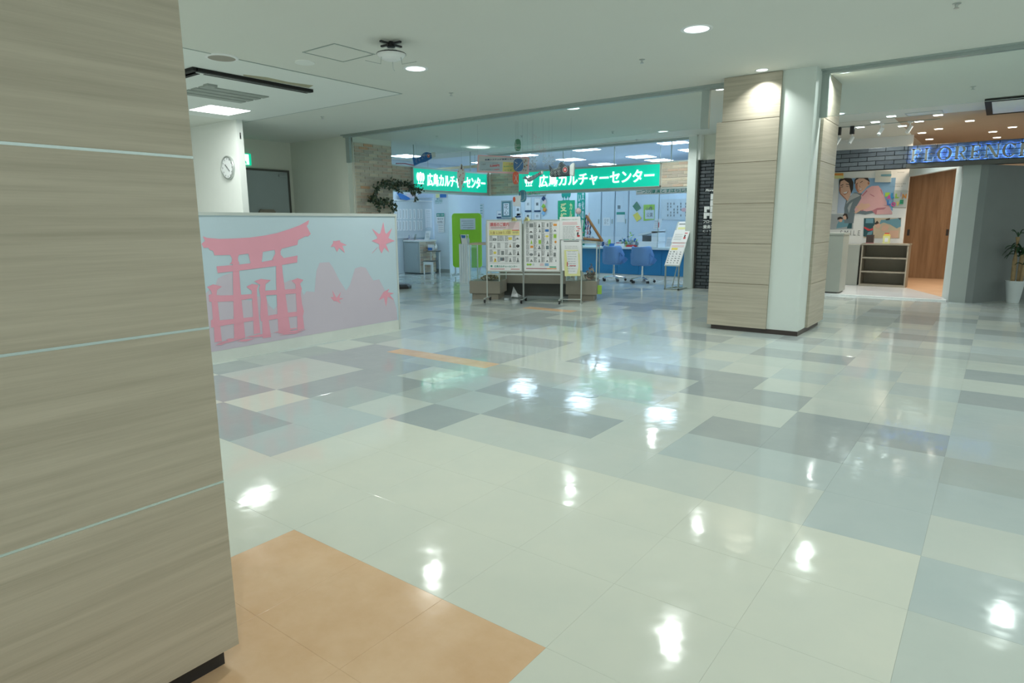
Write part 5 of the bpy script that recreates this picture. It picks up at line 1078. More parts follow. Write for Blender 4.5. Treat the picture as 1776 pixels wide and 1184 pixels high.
# things on the counter
FCt = Frame(-5.05, 14.12, 0)
def ctr(px): return FCt.at(px, 432)[0]
t = fthing('printer', 'white office printer on the right part of the counter', 'printer', FCt)
x0, x1 = ctr(1107), ctr(1141)
MB().box(x0, x1, 0, .4, .75, .88).build('body', M['white'], t, bevel=.01); MB().box(x0 + .32, x1, .02, .4, .88, 1.12).build('side_tower', M['white'], t); MB().box(x0, x0 + .32, .2, .4, .88, 1.02).build('dark_recess', M['ink'], t); MB().prism([(x0 - .02, 1.02), (x1, 1.10), (x1, 1.16), (x0 - .02, 1.06)], .02, .4).build('scanner_lid', M['white'], t)
lst = (('stack_of_papers', 'white paper stack in the middle of the counter', 1066, 1082, .06, 'paper', 'papers'), ('red_folder', 'flat red folder lying beside the white paper stack', 1086, 1101, .035, 'red', 'folder'), ('pink_box', 'pink flat box left of the paper stack', 1063, 1078, .10, 'hood2', 'box'), ('blue_tape_dispenser', 'blue and white pen tray on the counter behind the left chair', 1054, 1065, .06, 'blue', 'tray'),
       ('dark_blue_cup', 'dark blue cup at the left end of the counter', 1042, 1046, .10, 'navy', 'cup'), ('green_bottle', 'small yellow-green bottle on the left of the counter', 1053, 1057, .15, 'limep', 'bottle'), ('brown_tray', 'flat brown tray right of the red folder', 1104, 1120, .02, 'cream', 'tray'), ('black_phone', 'black telephone at the right end of the counter', 1186, 1194, .09, 'inkd', 'telephone'))
for i, (nm, lab, a, b, hh, mm, cat) in enumerate(lst):
    x0, x1 = ctr(a), ctr(b); y0 = -.02 if i in (0, 1) else .02
    t = fthing(nm, lab, cat, FCt)
    if cat in ('cup', 'bottle'): MB().lathe([((x1 - x0) / 2, 0), ((x1 - x0) / 2, hh), ((x1 - x0) / 3, hh * 1.15)], 12, c=((x0 + x1) / 2, .05, .751)).build('body', M[mm], t)
    else:
        zb = .751 + (.0 if nm != 'pink_box' else 0)
        if nm == 'pink_box': y0 = .16
        MB().box(x0, x1, y0, y0 + .13, zb, zb + hh).build('body', M[mm], t); MB().box(x0 + .01, x1 - .02, y0 + .01, y0 + .11, zb + hh, zb + hh + .012).build('top_sheet', M['paper' if i % 2 == 0 else mm], t)
heap('small_bouquet', 'cluster of wrapped blue and white flowers on the counter left of the printer', 'flowers', tuple(FCt.world(ctr(1085), .2, .75)), 220, .26, .34, [M['skyl'], M['paper'], M['blue'], M['mteal'], M['limep']], .035, 77)
heap('potted_greens', 'grey-green bushy plant in glass on the counter behind the pink box', 'plant', tuple(FCt.world(ctr(1068), .35, .75)), 120, .14, .22, [M['mteal'], M['dkg'], M['gcloth']], .03, 78)
heap('bead_tray', 'small heap of white beads and craft pieces at the left counter end', 'craft items', tuple(FCt.world(ctr(1041), .28, .75)), 120, .16, .14, [M['paper'], M['pinkp'], M['ink']], .022, 79)
for k, (a, b, lab) in enumerate(((1150, 1162, 'white leaflet in a slanted holder on the counter behind the tilted poster stand'), (1128, 1140, 'white poster with small red figure standing above the printer'))):
    x0, x1 = ctr(a), ctr(b); zz = .75 if k == 0 else 1.17; t = fthing('leaflet_holder', lab, 'leaflet', FCt); MB().prism([(x0, zz), (x1, zz), (x1 + .05, zz + .24), (x0 + .05, zz + .24)], .1, .12).build('leaflet', M['paper'], t); m = MB()
    for j in range(5): m.box(x0 + .04, x1 - .02, .097, .1, zz + .04 + j * .035, zz + .045 + j * .035)
    m.build('text_lines', M['ink'], t)
    if k: MB().box(x1 - .05, x1 - .02, .095, .0985, zz + .04, zz + .16).build('figure_print', M['red'], t)

# ------------------------------------------------------------------ blue swivel chairs
def swivel(x, y, rz, lab):
    t = thing('swivel_chair', lab, 'chair', (x, y, 0), rz, 'blue swivel chairs at the counter')
    m = MB(); N = 18; rows = []
    for r_, (z, hw, dy, cur) in enumerate(((.40, .20, .16, .02), (.43, .235, .205, .05), (.52, .245, .225, .09), (.62, .24, .235, .11), (.72, .23, .245, .11), (.785, .215, .25, .10), (.80, .19, .25, .09))):
        row = []
        for k in range(N + 1):
            u = -1 + 2 * k / N; px = hw * math.copysign(abs(u) ** .9, u); py = -dy + cur * 1.6 * abs(u) ** 2.6 + (.10 * max(0, abs(u) - .8) / .2 * (1 if r_ < 4 else .3)); row.append(len(m.v)); m.v.append((px, py, z))
        rows.append(row)
    for a, b in zip(rows, rows[1:]):
        for k in range(N): m._f((a[k], a[k + 1], b[k + 1], b[k]))
    o = m.build('backrest_shell', M['chair'], t, smooth=True); sd = o.modifiers.new('thickness', 'SOLIDIFY'); sd.thickness = .022; sd.offset = 1
    m = MB(); N2 = 20; pr = [(.0, .415), (.16, .41), (.215, .405), (.235, .425), (.23, .45), (.20, .46), (.0, .455)]
    for k in range(N2):
        a = 2 * PI * k / N2
        for r_, z in pr: m.v.append((r_ * 1.0 * math.copysign(abs(math.cos(a)) ** .8, math.cos(a)), .01 + r_ * .98 * math.copysign(abs(math.sin(a)) ** .8, math.sin(a)), z))
    for k in range(N2):
        q = (k + 1) % N2
        for i in range(len(pr) - 1): m._f((k * len(pr) + i, q * len(pr) + i, q * len(pr) + i + 1, k * len(pr) + i + 1))
    m.build('seat', M['chair'], t, smooth=True)
    for s in (-1, 1):
        m = MB(); m.v = [(s * .215, -.14, .42), (s * .215, .14, .43), (s * .24, .20, .50), (s * .25, .10, .545), (s * .245, -.06, .60), (s * .235, -.14, .66)]; m._f((0, 1, 2, 3, 4, 5)); o = m.build('armrest', M['chair'], t); sd = o.modifiers.new('thickness', 'SOLIDIFY'); sd.thickness = .02; sd.offset = 0
    m = MB(); m.lathe([(.028, .09), (.028, .28), (.022, .28), (.022, .41)], 14); m.build('gas_column', M['steel'], t, smooth=False)
    for k in range(5):
        a = PI / 2 + k * 2 * PI / 5 + .3; c, s = math.cos(a), math.sin(a)
        m = MB(); m.tube([(0, 0, .11), (.14 * c, .14 * s, .10), (.27 * c, .27 * s, .075)], .02, 6, .013); leg = m.build('base_arm', M['steel'], t)
        m = MB()
        for off in (-.018, .018):
            m.lathe([(.001, -.008), (.028, -.008), (.028, .008), (.001, .008)], 12, caps=False); n = 48
            for i in range(len(m.v) - n, len(m.v)):
                v = m.v[i]; lx, lz, ly = v[0], v[1], v[2] + off; m.v[i] = (.27 * c + lx * c - ly * s, .27 * s + lx * s + ly * c, .029 + lz)
        m.build('caster', M['black'], leg)
    return t
swivel(-7.07, 13.28, -.10, 'left blue swivel chair with chrome star base at the counter')
swivel(-6.31, 13.20, -.02, 'right blue swivel chair with chrome star base at the counter')

# ------------------------------------------------------------------ tilted poster stand by the right post
rz = math.atan2(12.05 - 12.07, .275); 
t = thing('poster_stand', 'tilted white poster stand on a grey steel frame beside the right shop post', 'poster stand', (-5.27, 12.06, 0))
for x in (0, .28): MB().box(x - .012, x + .012, 0, .03, .0, .50).build('leg', M['rail'], t)
for a in ((-.012, .292, 0, .03), (-.012, .292, .50, .53), (-.012, .012, .03, .50), (.268, .292, .03, .50)): MB().box(a[0], a[1], a[2], a[3], 0, .025).build('base_bar', M['rail'], t)
m = MB(); m.tube([(.14, .03, .02), (.14, .33, .62)], .012, 6); m.build('brace', M['rail'], t)
def tl(u, v, off=0.0):   # board coordinates: u across 0..1, v up the tilted board 0..1
    return (-.02 + .32 * u, .0 + .60 * v - off * .9, .47 + .86 * v + off * .45)
def slab(nm, u0, u1, v0, v1, o0, o1, mm, par):
    m = MB(); m.v = [tl(u0, v0, o1), tl(u1, v0, o1), tl(u1, v1, o1), tl(u0, v1, o1), tl(u0, v0, o0), tl(u1, v0, o0), tl(u1, v1, o0), tl(u0, v1, o0)]
    for f in ((0, 1, 2, 3), (7, 6, 5, 4), (0, 4, 5, 1), (1, 5, 6, 2), (2, 6, 7, 3), (3, 7, 4, 0)): m._f(f)
    return m.build(nm, M[mm], par)
slab('board', 0, 1, 0, 1, 0, .015, 'sframe', t)
lo = slab('lower_sheet', .04, .96, .02, .60, .016, .022, 'paper', t); up = slab('middle_sheet', .0, 1.0, .52, .80, .024, .03, 'paper', t); to = slab('top_sheet', .1, 1.0, .80, 1.0, .016, .022, 'paper', t)
slab('pink_line', .1, .9, .50, .52, .022, .025, 'hood', lo); slab('pink_line', .1, .9, .42, .46, .022, .025, 'pinkp', lo); slab('yellow_box', .15, .55, .355, .40, .022, .025, 'yellow', lo); slab('yellow_band', .15, .9, .82, .87, .022, .025, 'paley', to); slab('figure_print', .72, .86, .60, .64, .031, .033, 'red', up); slab('red_mark', .72, .9, .72, .74, .031, .033, 'red', up); slab('figure_print', .74, .82, .64, .69, .031, .033, 'inkd', up)
rg = random.Random(6)
for r_ in range(6):
    for c_ in range(4): slab('small_picture', .1 + c_ * .22, .1 + c_ * .22 + rg.uniform(.05, .12), .06 + r_ * .048, .06 + r_ * .048 + rg.uniform(.01, .026), .022, .024, 'ink', lo)
for r_ in range(4): slab('text_line', .1, .6, .58 + r_ * .04, .585 + r_ * .04, .031, .032, 'ink', up)
slab('text_line', .15, .8, .93, .955, .022, .024, 'ink', to)
m = MB(); m.flat([(.26 + .05 * math.cos(a), 1.36 + .035 * math.sin(a)) for a in [k * PI / 8 for k in range(16)]], .50); m.build('paper_badge', M['skyl'], t)

# ------------------------------------------------------------------ black brick pier and dark brick header of the storefront
FP = Frame(-4.88, 12.66, 0)
pr = MB().box(0, 1.91, .02, .18, 0, 2.53).build('wall_pier', M['dmortar'], loc=tuple(FP.o)); struct(pr); pr.name = 'wall_front'
brick_run(pr, .0, .85, .0, 2.53, .235, .0665, M['dark'], gap=.012, depth=.015, seed=12, jit=.006)
struct(MB().box(-4.84, -2.97, 12.70, 12.84, 2.53, cz).build('wall_above', M['wall'])); bpy.data.objects['wall_above'].name = 'wall_front'
t = fthing('wall_logo', 'white metal logo and lettering on the dark brick pier, cut by the column', 'lettering', FP)
K6 = 11.84
def p6(x, y): return (1200 + x / K6, 320 + y / K6)
def wl(nm, s, a, b, shear=0.0, bold=.02):
    (x0, z0), (x1, z1) = FP.at(*p6(*a), -.02), FP.at(*p6(*b), -.02); m = MB(); put_text(m, s, (x0, z0, x1, z1), -.03, bold, .012, shear); m.build(nm, M['white'], t)
wl('script_letters', 'Florence', (285, 143), (560, 85), .3); wl('letters', 'フローレンス', (235, 790), (640, 728)); wl('letters', '東条写真', (232, 908), (560, 828)); wl('letters', 'C I T Y', (228, 972), (480, 935), 0, 0)
m = MB()
for pts in (((258, 568), (310, 568), (310, 512), (368, 512), (368, 450), (258, 450)), ((245, 700), (308, 700), (308, 642), (362, 642), (368, 578), (250, 578)), ((378, 568), (470, 568), (470, 445), (380, 445)), ((366, 700), (450, 700), (450, 578), (372, 578)), ((378, 438), (470, 438), (470, 322), (385, 322)), ((385, 310), (470, 310), (470, 190), (392, 190))): m.prism(FP.quad([p6(*p) for p in pts], -.02), -.035, -.02)
m.build('block_logo', M['white'], t)
FB = Frame(-2.97, 12.75, 0)
hb = MB().box(0, 5.5, .02, .2, 2.19, 2.55).build('wall_band', M['dmortar'], loc=tuple(FB.o)); struct(hb); hb.name = 'trim_12'
xs0 = FB.at(1574, 270)[0]
brick_run(hb, 0.2, xs0, 2.19, 2.55, .27, .072, M['dark'], gap=.008, depth=.02, seed=14)
brick_run(hb, xs0, 3.6, 2.26, 2.55, .27, .0725, M['dark'], gap=.008, depth=.02, seed=15)
MB().box(xs0, 5.5, -.05, .02, 2.19, 2.255).build('lower_lip', M['frame_d'], hb)
# letters with a blue glow behind them
t = fthing('letter_sign', 'grey serif FLORENCE letters lit blue from behind on the dark brick header', 'sign', FB)
G = {'F': [[(.12, 0), (.30, 0), (.30, 1), (.12, 1)], [(0, 0), (.44, 0), (.44, .05), (0, .05)], [(0, .95), (.85, .95), (.85, 1), (0, 1)], [(.80, .78), (.85, .78), (.85, .96), (.74, .96)], [(.3, .48), (.62, .48), (.62, .53), (.3, .53)], [(.57, .38), (.62, .38), (.62, .62), (.57, .62)]],
     'L': [[(.12, 0), (.30, 0), (.30, 1), (.12, 1)], [(0, .95), (.44, .95), (.44, 1), (0, 1)], [(0, 0), (.80, 0), (.80, .05), (0, .05)], [(.72, .04), (.80, .04), (.85, .27), (.80, .27)]],
     'E': [[(.12, 0), (.30, 0), (.30, 1), (.12, 1)], [(0, .95), (.80, .95), (.80, 1), (0, 1)], [(.76, .78), (.80, .78), (.80, .96), (.70, .96)], [(.3, .48), (.60, .48), (.60, .53), (.3, .53)], [(.55, .38), (.60, .38), (.60, .62), (.55, .62)], [(0, 0), (.82, 0), (.82, .05), (0, .05)], [(.74, .04), (.82, .04), (.87, .27), (.82, .27)]],
     'N': [[(.10, 0), (.15, 0), (.15, 1), (.10, 1)], [(0, 0), (.27, 0), (.27, .04), (0, .04)], [(0, .96), (.30, .96), (.30, 1), (0, 1)], [(.08, 1), (.30, 1), (.92, .0), (.72, .0)], [(.86, 0), (.91, 0), (.91, 1), (.86, 1)], [(.74, .96), (1.0, .96), (1.0, 1), (.74, 1)]],
     'R': [[(.12, 0), (.30, 0), (.30, 1), (.12, 1)], [(0, 0), (.42, 0), (.42, .05), (0, .05)], [(0, .95), (.12, .95), (.12, 1), (0, 1)], [(.3, .95), (.55, .94), (.60, .80), (.66, .72), (.60, .60), (.52, .52), (.3, .51), (.3, .46), (.55, .47), (.76, .57), (.82, .73), (.76, .90), (.58, 1), (.3, 1)], [(.40, .48), (.58, .48), (.88, .05), (1.0, .05), (1.0, 0), (.74, 0)]]}
def ring(a0, a1, n=22):
    out = [(.5 + .5 * math.cos(a0 + (a1 - a0) * k / n), .5 + .52 * math.sin(a0 + (a1 - a0) * k / n)) for k in range(n + 1)]
    inn = [(.5 + .33 * math.cos(a0 + (a1 - a0) * k / n), .5 + .46 * math.sin(a0 + (a1 - a0) * k / n)) for k in range(n + 1)]
    return [[out[k], out[k + 1], inn[k + 1], inn[k]] for k in range(n)]
G['O'] = ring(0, 2 * PI, 28); G['C'] = ring(PI * .22, PI * 1.78) + [[(.84, .66), (.90, .66), (.90, .98), (.84, .90)]]
wd = {'F': .80, 'L': .80, 'O': 1.02, 'R': .95, 'E': .82, 'N': 1.0, 'C': .92}
xa, xb = FB.at(1580, 270, -.06)[0], FB.at(1763, 262, -.06)[0]
word = 'FLORENCE'; gap_ = .17; tot = sum(wd[c] for c in word[:7]) + gap_ * 6; un = (xb - xa) / tot; x = xa
z0, z1 = 2.285, 2.485
for ch in word:
    lw = wd[ch] * un; m = MB(); hm = MB()
    for poly in G[ch]:
        xs_ = [p[0] for p in poly]; zs_ = [p[1] for p in poly]; mx_, mz_ = (max(xs_) + min(xs_)) / 2, (max(zs_) + min(zs_)) / 2; ex_, ez_ = max(.02, max(xs_) - min(xs_)), max(.02, max(zs_) - min(zs_)); pts = [(x + (mx_ + (px - mx_) * (1 + .05 / ex_)) * lw, z0 + (mz_ + (pz - mz_) * (1 + .04 / ez_)) * (z1 - z0)) for px, pz in poly]; m.prism(pts, -.075, -.055); hm.flat(pts[::-1], -.052)
    lt = m.build('letter', M['flor'], t)
    hm.build('glow_back', M['halo'], lt); x += lw + gap_ * un

# ------------------------------------------------------------------ photo studio interior
struct(MB().box(-3.8, 2.2, 17.6, 17.7, 0, cz).build('wall_rear', M['ceil_warm'])); bpy.data.objects['wall_rear'].name = 'wall_back'
struct(MB().box(-3.8, -1.57, 15.3, 15.4, 0, cz).build('wall_poster', M['white'])); bpy.data.objects['wall_poster'].name = 'wall_back'
struct(MB().box(-3.9, -3.8, 12.84, 17.6, 0, cz).build('wall_side', M['greyl'])); bpy.data.objects['wall_side'].name = 'wall_left'
# dark diagonal wall, pier, frame and lintel
m = MB(); m.plan([(-.348, 12.76), (1.10, 15.25), (1.2, 15.2), (-.25, 12.78)], 0, 2.19); struct(m.build('wall_right', M['greyw']))
m = MB(); m.plan([(-.578, 12.78), (-.348, 12.76), (-.30, 12.85), (-.56, 12.9)], 0, 2.19); struct(m.build('trim_13', M['greyl']))
m = MB(); m.plan([(-.698, 13.31), (-.578, 12.78), (-.56, 12.9), (-.66, 13.33)], 0, 2.19); struct(m.build('trim_14', M['wframe']))
m = MB(); m.plan([(-1.57, 15.2), (-.698, 13.31), (-.578, 12.78), (-.50, 12.9), (-.62, 13.36), (-1.50, 15.25)], 2.19, 2.5); struct(m.build('trim_15', M['wframe']))
struct(MB().box(-4.9, -1.6, 12.64, 17.6, cz - .003, cz).build('trim_16', M['ceil']))  # plain ceiling colour where the painted warm light stops
# floor inside
m = MB(); m.plan([(-2.95, 12.86), (-.60, 12.86), (-.698, 13.31), (-1.45, 14.95), (-1.57, 15.3), (-2.95, 15.3)], 0, .022); struct(m.build('floor_marble', M['marble'])); bpy.data.objects['floor_marble'].name = 'floor'
m = MB(); m.plan([(-.66, 13.33), (1.0, 15.5), (1.0, 17.6), (-2.2, 17.6), (-2.2, 15.4), (-1.57, 15.4), (-1.5, 15.0)], 0, .015); struct(m.build('floor_wood', M['brown_floor'])); bpy.data.objects['floor_wood'].name = 'floor'
struct(MB().box(-2.95, -.60, 12.81, 12.86, 0, .024).build('trim_17', M['white']))
# sliding door
F = Frame(-1.3, 17.6, 0)
(x0, _), (x1, zt) = F.at(1570, 400), F.at(1660, 290)
d = fthing('door_2', 'brown wood sliding door with dark recessed pulls', 'door', F); d['kind'] = 'structure'
MB().box(x0 - .2, x1, -.05, 0, 0.016, 2.5).build('door_leaf', M['brick_wood'], d)
for px in (1575.5, 1643):
    x, z = F.at(px, 403, -.05); MB().box(x - .025, x + .025, -.053, -.049, z - .07, z + .07).build('pull', M['inkd'], d)
# shelf unit
F = Frame(-2.22, 14.75, 0)
t = fthing('shelf_unit', 'low greige open shelf unit with three shelves under the family photo wall', 'shelf', F)
W_ = .82; Hh = .88
for nm, a in (('side_panel', (0, .025, 0, .42, .022, Hh)), ('side_panel', (W_ - .025, W_, 0, .42, .022, Hh)), ('top_board', (-.01, W_ + .01, -.01, .43, Hh - .03, Hh)), ('bottom_board', (.025, W_ - .025, 0, .42, .022, .06)), ('shelf_board', (.025, W_ - .025, 0, .41, .30, .325)), ('shelf_board', (.025, W_ - .025, 0, .41, .58, .605)), ('back_panel', (.025, W_ - .025, .40, .42, .06, Hh - .03))):
    MB().box(*a).build(nm, M['cabd'], t)
t = MB().box(0, .40, 0, .45, .022, .85).build('side_cabinet', M['cab'], loc=(-2.66, 14.8, 0), bevel=.004); tag(t, 'plain grey cabinet left of the open shelf unit', 'cabinet')
t = thing('dark_box', 'small dark brown box on the shelf unit under the photo wall', 'box', (-2.17, 14.85, .88)); MB().box(0, .13, 0, .1, .012, .17).build('box_body', M['brownb'], t); MB().box(-.005, .135, -.005, .105, 0, .012).build('red_base', M['hood2'], t)
t = thing('milk_carton', 'yellow gabled carton box with red top on the shelf unit', 'carton', (-1.87, 14.82, .88)); MB().box(0, .12, 0, .1, 0, .15).build('carton_body', M['paley'], t); MB().prism([(0, .15), (.12, .15), (.10, .19), (.02, .19)], .0, .1).build('gable', M['yellow'], t); MB().box(.02, .10, .03, .07, .19, .21).build('red_top', M['red'], t); MB().box(.035, .09, -.003, 0, .03, .11).build('white_label', M['paper'], t)
# reception counter at left, beside the column
t = thing('reception_counter', 'tall grey reception counter half hidden behind the column', 'counter', (-2.25, 12.9, 0)); MB().box(-.65, 0, 0, .56, .05, 1.08).build('body', M['cab'], t); MB().box(-.66, .01, -.01, .57, 1.08, 1.115).build('top', M['cab'], t); MB().box(-.62, -.03, .02, .53, .022, .05).build('plinth', M['frame_d'], t)
# photo wall prints
F = Frame(-2.9, 15.3, 0); K8 = 8.77
def p8(x, y): return (1430 + x / K8, 290 + y / K8)
def pr8(m, pts, y): m.flat(F.quad([p8(*p) for p in pts], y), y)
def printed(par, nm, mm, polys, y):
    m = MB()
    for k, p in enumerate(polys): pr8(m, p, y - k * .00015)
    return m.build(nm, M[mm], par)
t = fthing('photo_print', 'large wall photo of a laughing couple in grey and pink hoodies', 'photo', F)
printed(t, 'sky', 'sky', [[(440, 400), (1035, 660), (1085, 160), (220, 170), (215, 400)]], -.006); printed(t, 'pale_sky', 'skyl', [[(190, 700), (420, 700), (440, 400), (215, 400)]], -.0065)
printed(t, 'grey_hoodie', 'gcloth', [[(300, 850), (440, 850), (460, 700), (620, 720), (760, 690), (700, 480), (560, 400), (460, 380), (400, 430), (330, 500), (300, 620)]], -.008)
printed(t, 'hood_folds', 'gcloth2', [[(330, 560), (400, 500), (545, 430), (500, 400), (430, 395), (350, 500)], [(350, 620), (380, 560), (430, 520), (400, 600), (370, 700)]], -.0092)
printed(t, 'pink_hoodie', 'hood', [[(555, 430), (640, 330), (720, 285), (820, 280), (870, 340), (900, 420), (940, 520), (1000, 620), (1030, 690), (1030, 715), (780, 718), (720, 660), (640, 670), (540, 650), (470, 700), (455, 640), (520, 540), (560, 470)]], -.010)
printed(t, 'sleeve_folds', 'hood2', [[(565, 430), (640, 350), (655, 360), (580, 440)], [(720, 660), (800, 620), (940, 610), (900, 640), (800, 650), (790, 715), (770, 712)], [(860, 330), (885, 400), (880, 420), (850, 345)], [(555, 650), (600, 630), (590, 655), (560, 670)], [(690, 400), (760, 440), (755, 450), (690, 412)]], -.0112)
printed(t, 'hand', 'skin', [[(465, 600), (520, 580), (560, 540), (600, 560), (680, 550), (700, 590), (620, 640), (560, 650), (480, 700), (450, 690), (520, 640)]], -.012)
printed(t, 'man_hair', 'hair', [[(225, 300), (222, 200), (250, 172), (330, 162), (410, 168), (440, 230), (435, 330), (405, 400), (390, 330), (370, 240), (300, 190), (245, 215)]], -.012)
printed(t, 'man_face', 'skin', [[(228, 300), (240, 215), (300, 190), (380, 200), (412, 260), (408, 370), (380, 460), (350, 515), (330, 480), (290, 450), (240, 400), (220, 350)]], -.0115)
printed(t, 'man_shadow', 'skin2', [[(220, 350), (228, 290), (245, 300), (245, 390), (300, 450), (330, 480), (345, 510), (290, 460), (240, 410)], [(330, 400), (365, 350), (355, 390), (310, 420), (270, 400)]], -.0128)
printed(t, 'man_features', 'hair', [[(242, 275), (285, 258), (288, 268), (244, 284)], [(325, 250), (375, 258), (374, 268), (325, 260)], [(250, 300), (280, 292), (282, 299), (252, 306)], [(330, 285), (365, 290), (364, 297), (330, 292)]], -.0135)
printed(t, 'woman_hair', 'hair', [[(455, 250), (458, 190), (485, 162), (660, 160), (685, 210), (680, 240), (655, 200), (600, 172), (520, 170), (475, 200), (470, 260)]], -.013)
printed(t, 'woman_face', 'skin', [[(470, 250), (480, 195), (530, 168), (600, 170), (650, 200), (690, 230), (685, 265), (650, 290), (600, 350), (560, 390), (520, 395), (490, 360), (468, 300)]], -.0138)
printed(t, 'woman_cheek', 'skin2', [[(470, 260), (500, 250), (505, 330), (530, 385), (500, 375), (470, 310)], [(655, 225), (685, 228), (680, 262), (660, 262)], [(515, 330), (560, 318), (578, 335), (545, 355), (520, 350)]], -.0145)
printed(t, 'teeth', 'paper', [[(522, 333), (562, 322), (570, 334), (535, 345)], [(285, 385), (350, 368), (335, 392), (300, 402)]], -.0152)
printed(t, 'woman_features', 'hair', [[(480, 252), (508, 232), (510, 240), (484, 260)], [(540, 232), (578, 205), (580, 214), (544, 240)], [(530, 270), (535, 300), (545, 302), (540, 292)]], -.0152)
t = fthing('photo_print', 'small wall photo of a mother and child at a table, left on the photo wall', 'photo', F)
printed(t, 'room', 'gcloth2', [[(65, 945), (435, 935), (440, 720), (80, 710)]], -.006); printed(t, 'table', 'dteal', [[(340, 930), (415, 930), (420, 840), (360, 850)]], -.007); printed(t, 'clothes', 'mteal', [[(180, 930), (350, 900), (370, 850), (330, 790), (230, 800), (190, 870)]], -.0075)
printed(t, 'hair', 'hair', [[(195, 800), (200, 765), (240, 750), (275, 765), (280, 800), (245, 790)], [(275, 740), (300, 700), (345, 710), (360, 770), (345, 800), (325, 740)]], -.008); printed(t, 'faces', 'skin', [[(215, 800), (245, 785), (278, 790), (265, 830), (230, 835)], [(282, 745), (315, 730), (335, 765), (320, 800), (290, 790)]], -.0085)
t = fthing('photo_print', 'wall photo of a lying family in blue clothes, above the yellow carton', 'photo', F)
printed(t, 'ground', 'cream', [[(595, 1075), (1140, 1080), (1170, 770), (600, 770)]], -.006); printed(t, 'dark_left', 'dteal', [[(590, 1050), (740, 1075), (740, 900), (770, 860), (760, 770), (600, 775)]], -.007); printed(t, 'window', 'mteal', [[(625, 850), (740, 850), (745, 780), (630, 780)]], -.0075)
printed(t, 'blue_clothes', 'mteal', [[(830, 870), (860, 800), (1000, 790), (1165, 770), (1160, 900), (1100, 930), (1000, 870), (900, 840)], [(640, 1040), (720, 1020), (735, 960), (660, 990)]], -.008); printed(t, 'red_clothes', 'red', [[(600, 900), (690, 940), (740, 920), (735, 960), (660, 965), (600, 925)]], -.0082)
printed(t, 'faces', 'skin', [[(860, 950), (880, 890), (950, 870), (985, 900), (960, 950), (900, 975)], [(770, 870), (830, 850), (860, 880), (830, 930), (780, 920)], [(950, 1080), (1000, 960), (1130, 960), (1120, 1075)]], -.0085); printed(t, 'hair', 'hair', [[(925, 790), (1000, 770), (990, 800), (940, 805)], [(1115, 770), (1165, 770), (1150, 800)], [(760, 860), (800, 810), (830, 850), (780, 872)]], -.009)
for pts, mm, lab, p2, m2 in (([(765, 228), (1008, 228), (1018, 60), (775, 55)], 'cwht', 'pale card with a teal seascape at the top of the photo wall', [(855, 135), (1015, 137), (1018, 100), (860, 108)], 'mteal'), ([(108, 170), (290, 172), (288, 88), (112, 88)], 'paley', 'orange and cream card at the top left of the photo wall', [(112, 125), (285, 125), (285, 90), (115, 90)], 'orange'), ([(1050, 605), (1245, 610), (1275, 355), (1060, 350)], 'cwht', 'pale square card behind the coloured letters', [(1070, 600), (1235, 604), (1240, 598), (1070, 594)], 'paperg')):
    t = fthing('wall_card', lab, 'card', F); q = F.quad([p8(*p) for p in pts], -.02); MB().prism(q, -.025, -.0).build('card', M[mm], t); printed(t, 'picture', m2, [p2], -.027)
t = fthing('coloured_letters', 'bright coloured ALL IN LOVE letters on the photo wall', 'lettering', F)
M['purple'] = mat('purple_print', (.30, .08, .45), .5); M['magenta'] = mat('magenta_print', (.70, .08, .35), .5); M['cyan'] = mat('cyan_print', (.02, .30, .65), .5)
for ch, a, b, mm in (('A', (950, 485), (1010, 420), 'magenta'), ('L', (1010, 470), (1065, 390), 'cyan'), ('L', (1075, 470), (1135, 400), 'limep'), ('I', (1158, 445), (1170, 380), 'purple'), ('N', (1180, 475), (1250, 405), 'orange'), ('L', (950, 575), (1010, 500), 'blue'), ('O', (1012, 595), (1085, 530), 'magenta'), ('V', (1088, 590), (1140, 520), 'yellow'), ('E', (1142, 558), (1205, 495), 'tealb')):
    (x0, z0), (x1, z1) = F.at(*p8(*a), -.03), F.at(*p8(*b), -.03); m = MB(); put_text(m, ch, (x0, z0, x1, z1), -.035, .05, .008); m.build('letter', M[mm], t)
printed(t, 'green_patch', 'limep', [[(915, 450), (960, 440), (1000, 395), (985, 380), (925, 385)]], -.028)
t = fthing('wall_lettering', 'fine grey sample lettering on the white photo wall', 'lettering', F)
for s, a, b in (('STUDIO', (1110, 85), (1215, 68)), ('PHOTO & SMILE', (1075, 262), (1240, 240)), ('FAMILY', (1000, 300), (1195, 280)), ('S M I L E', (235, 1035), (545, 960)), ('photo', (80, 670), (160, 655))):
    (x0, z0), (x1, z1) = F.at(*p8(*a), -.004), F.at(*p8(*b), -.004); m = MB(); put_text(m, s, (x0, z0, x1, z1), -.006, -.005); m.build('line', M['ink'], t)
# clock and plant at the dark wall
F = Frame(-.348, 12.76, math.degrees(math.atan2(2.49, 1.448)))
x, z = F.at(1781, 350, -.01)
t = thing('wall_clock', 'dark rimmed round clock on the dark grey wall, cut by the right picture edge', 'clock', tuple(F.world(x, -.01, z)), F.a)
m = MB(); m.lathe([(.15, 0), (.15, .03), (.135, .035), (.13, .02)], 30, caps=False); o = m.build('rim', M['frame_d'], t); o.rotation_euler = (PI / 2, 0, 0)
m = MB(); m.lathe([(.001, .015), (.132, .015)], 30, caps=False); o = m.build('dial', M['greyl'], t); o.rotation_euler = (PI / 2, 0, 0)
m = MB(); m.tube([(0, -.022, 0), (.05, -.022, .06)], .005, 5); m.build('hand', M['inkd'], t)
t = thing('potted_plant', 'tall plant with arching green leaves in a white tapered pot by the dark wall', 'plant', (.275, 13.2, 0))
m = MB(); m.lathe([(.08, 0), (.085, .01), (.128, .35), (.135, .36), (.122, .36), (.115, .32), (.001, .32)], 28, caps=False); m.build('pot', M['pot'], t, smooth=True)
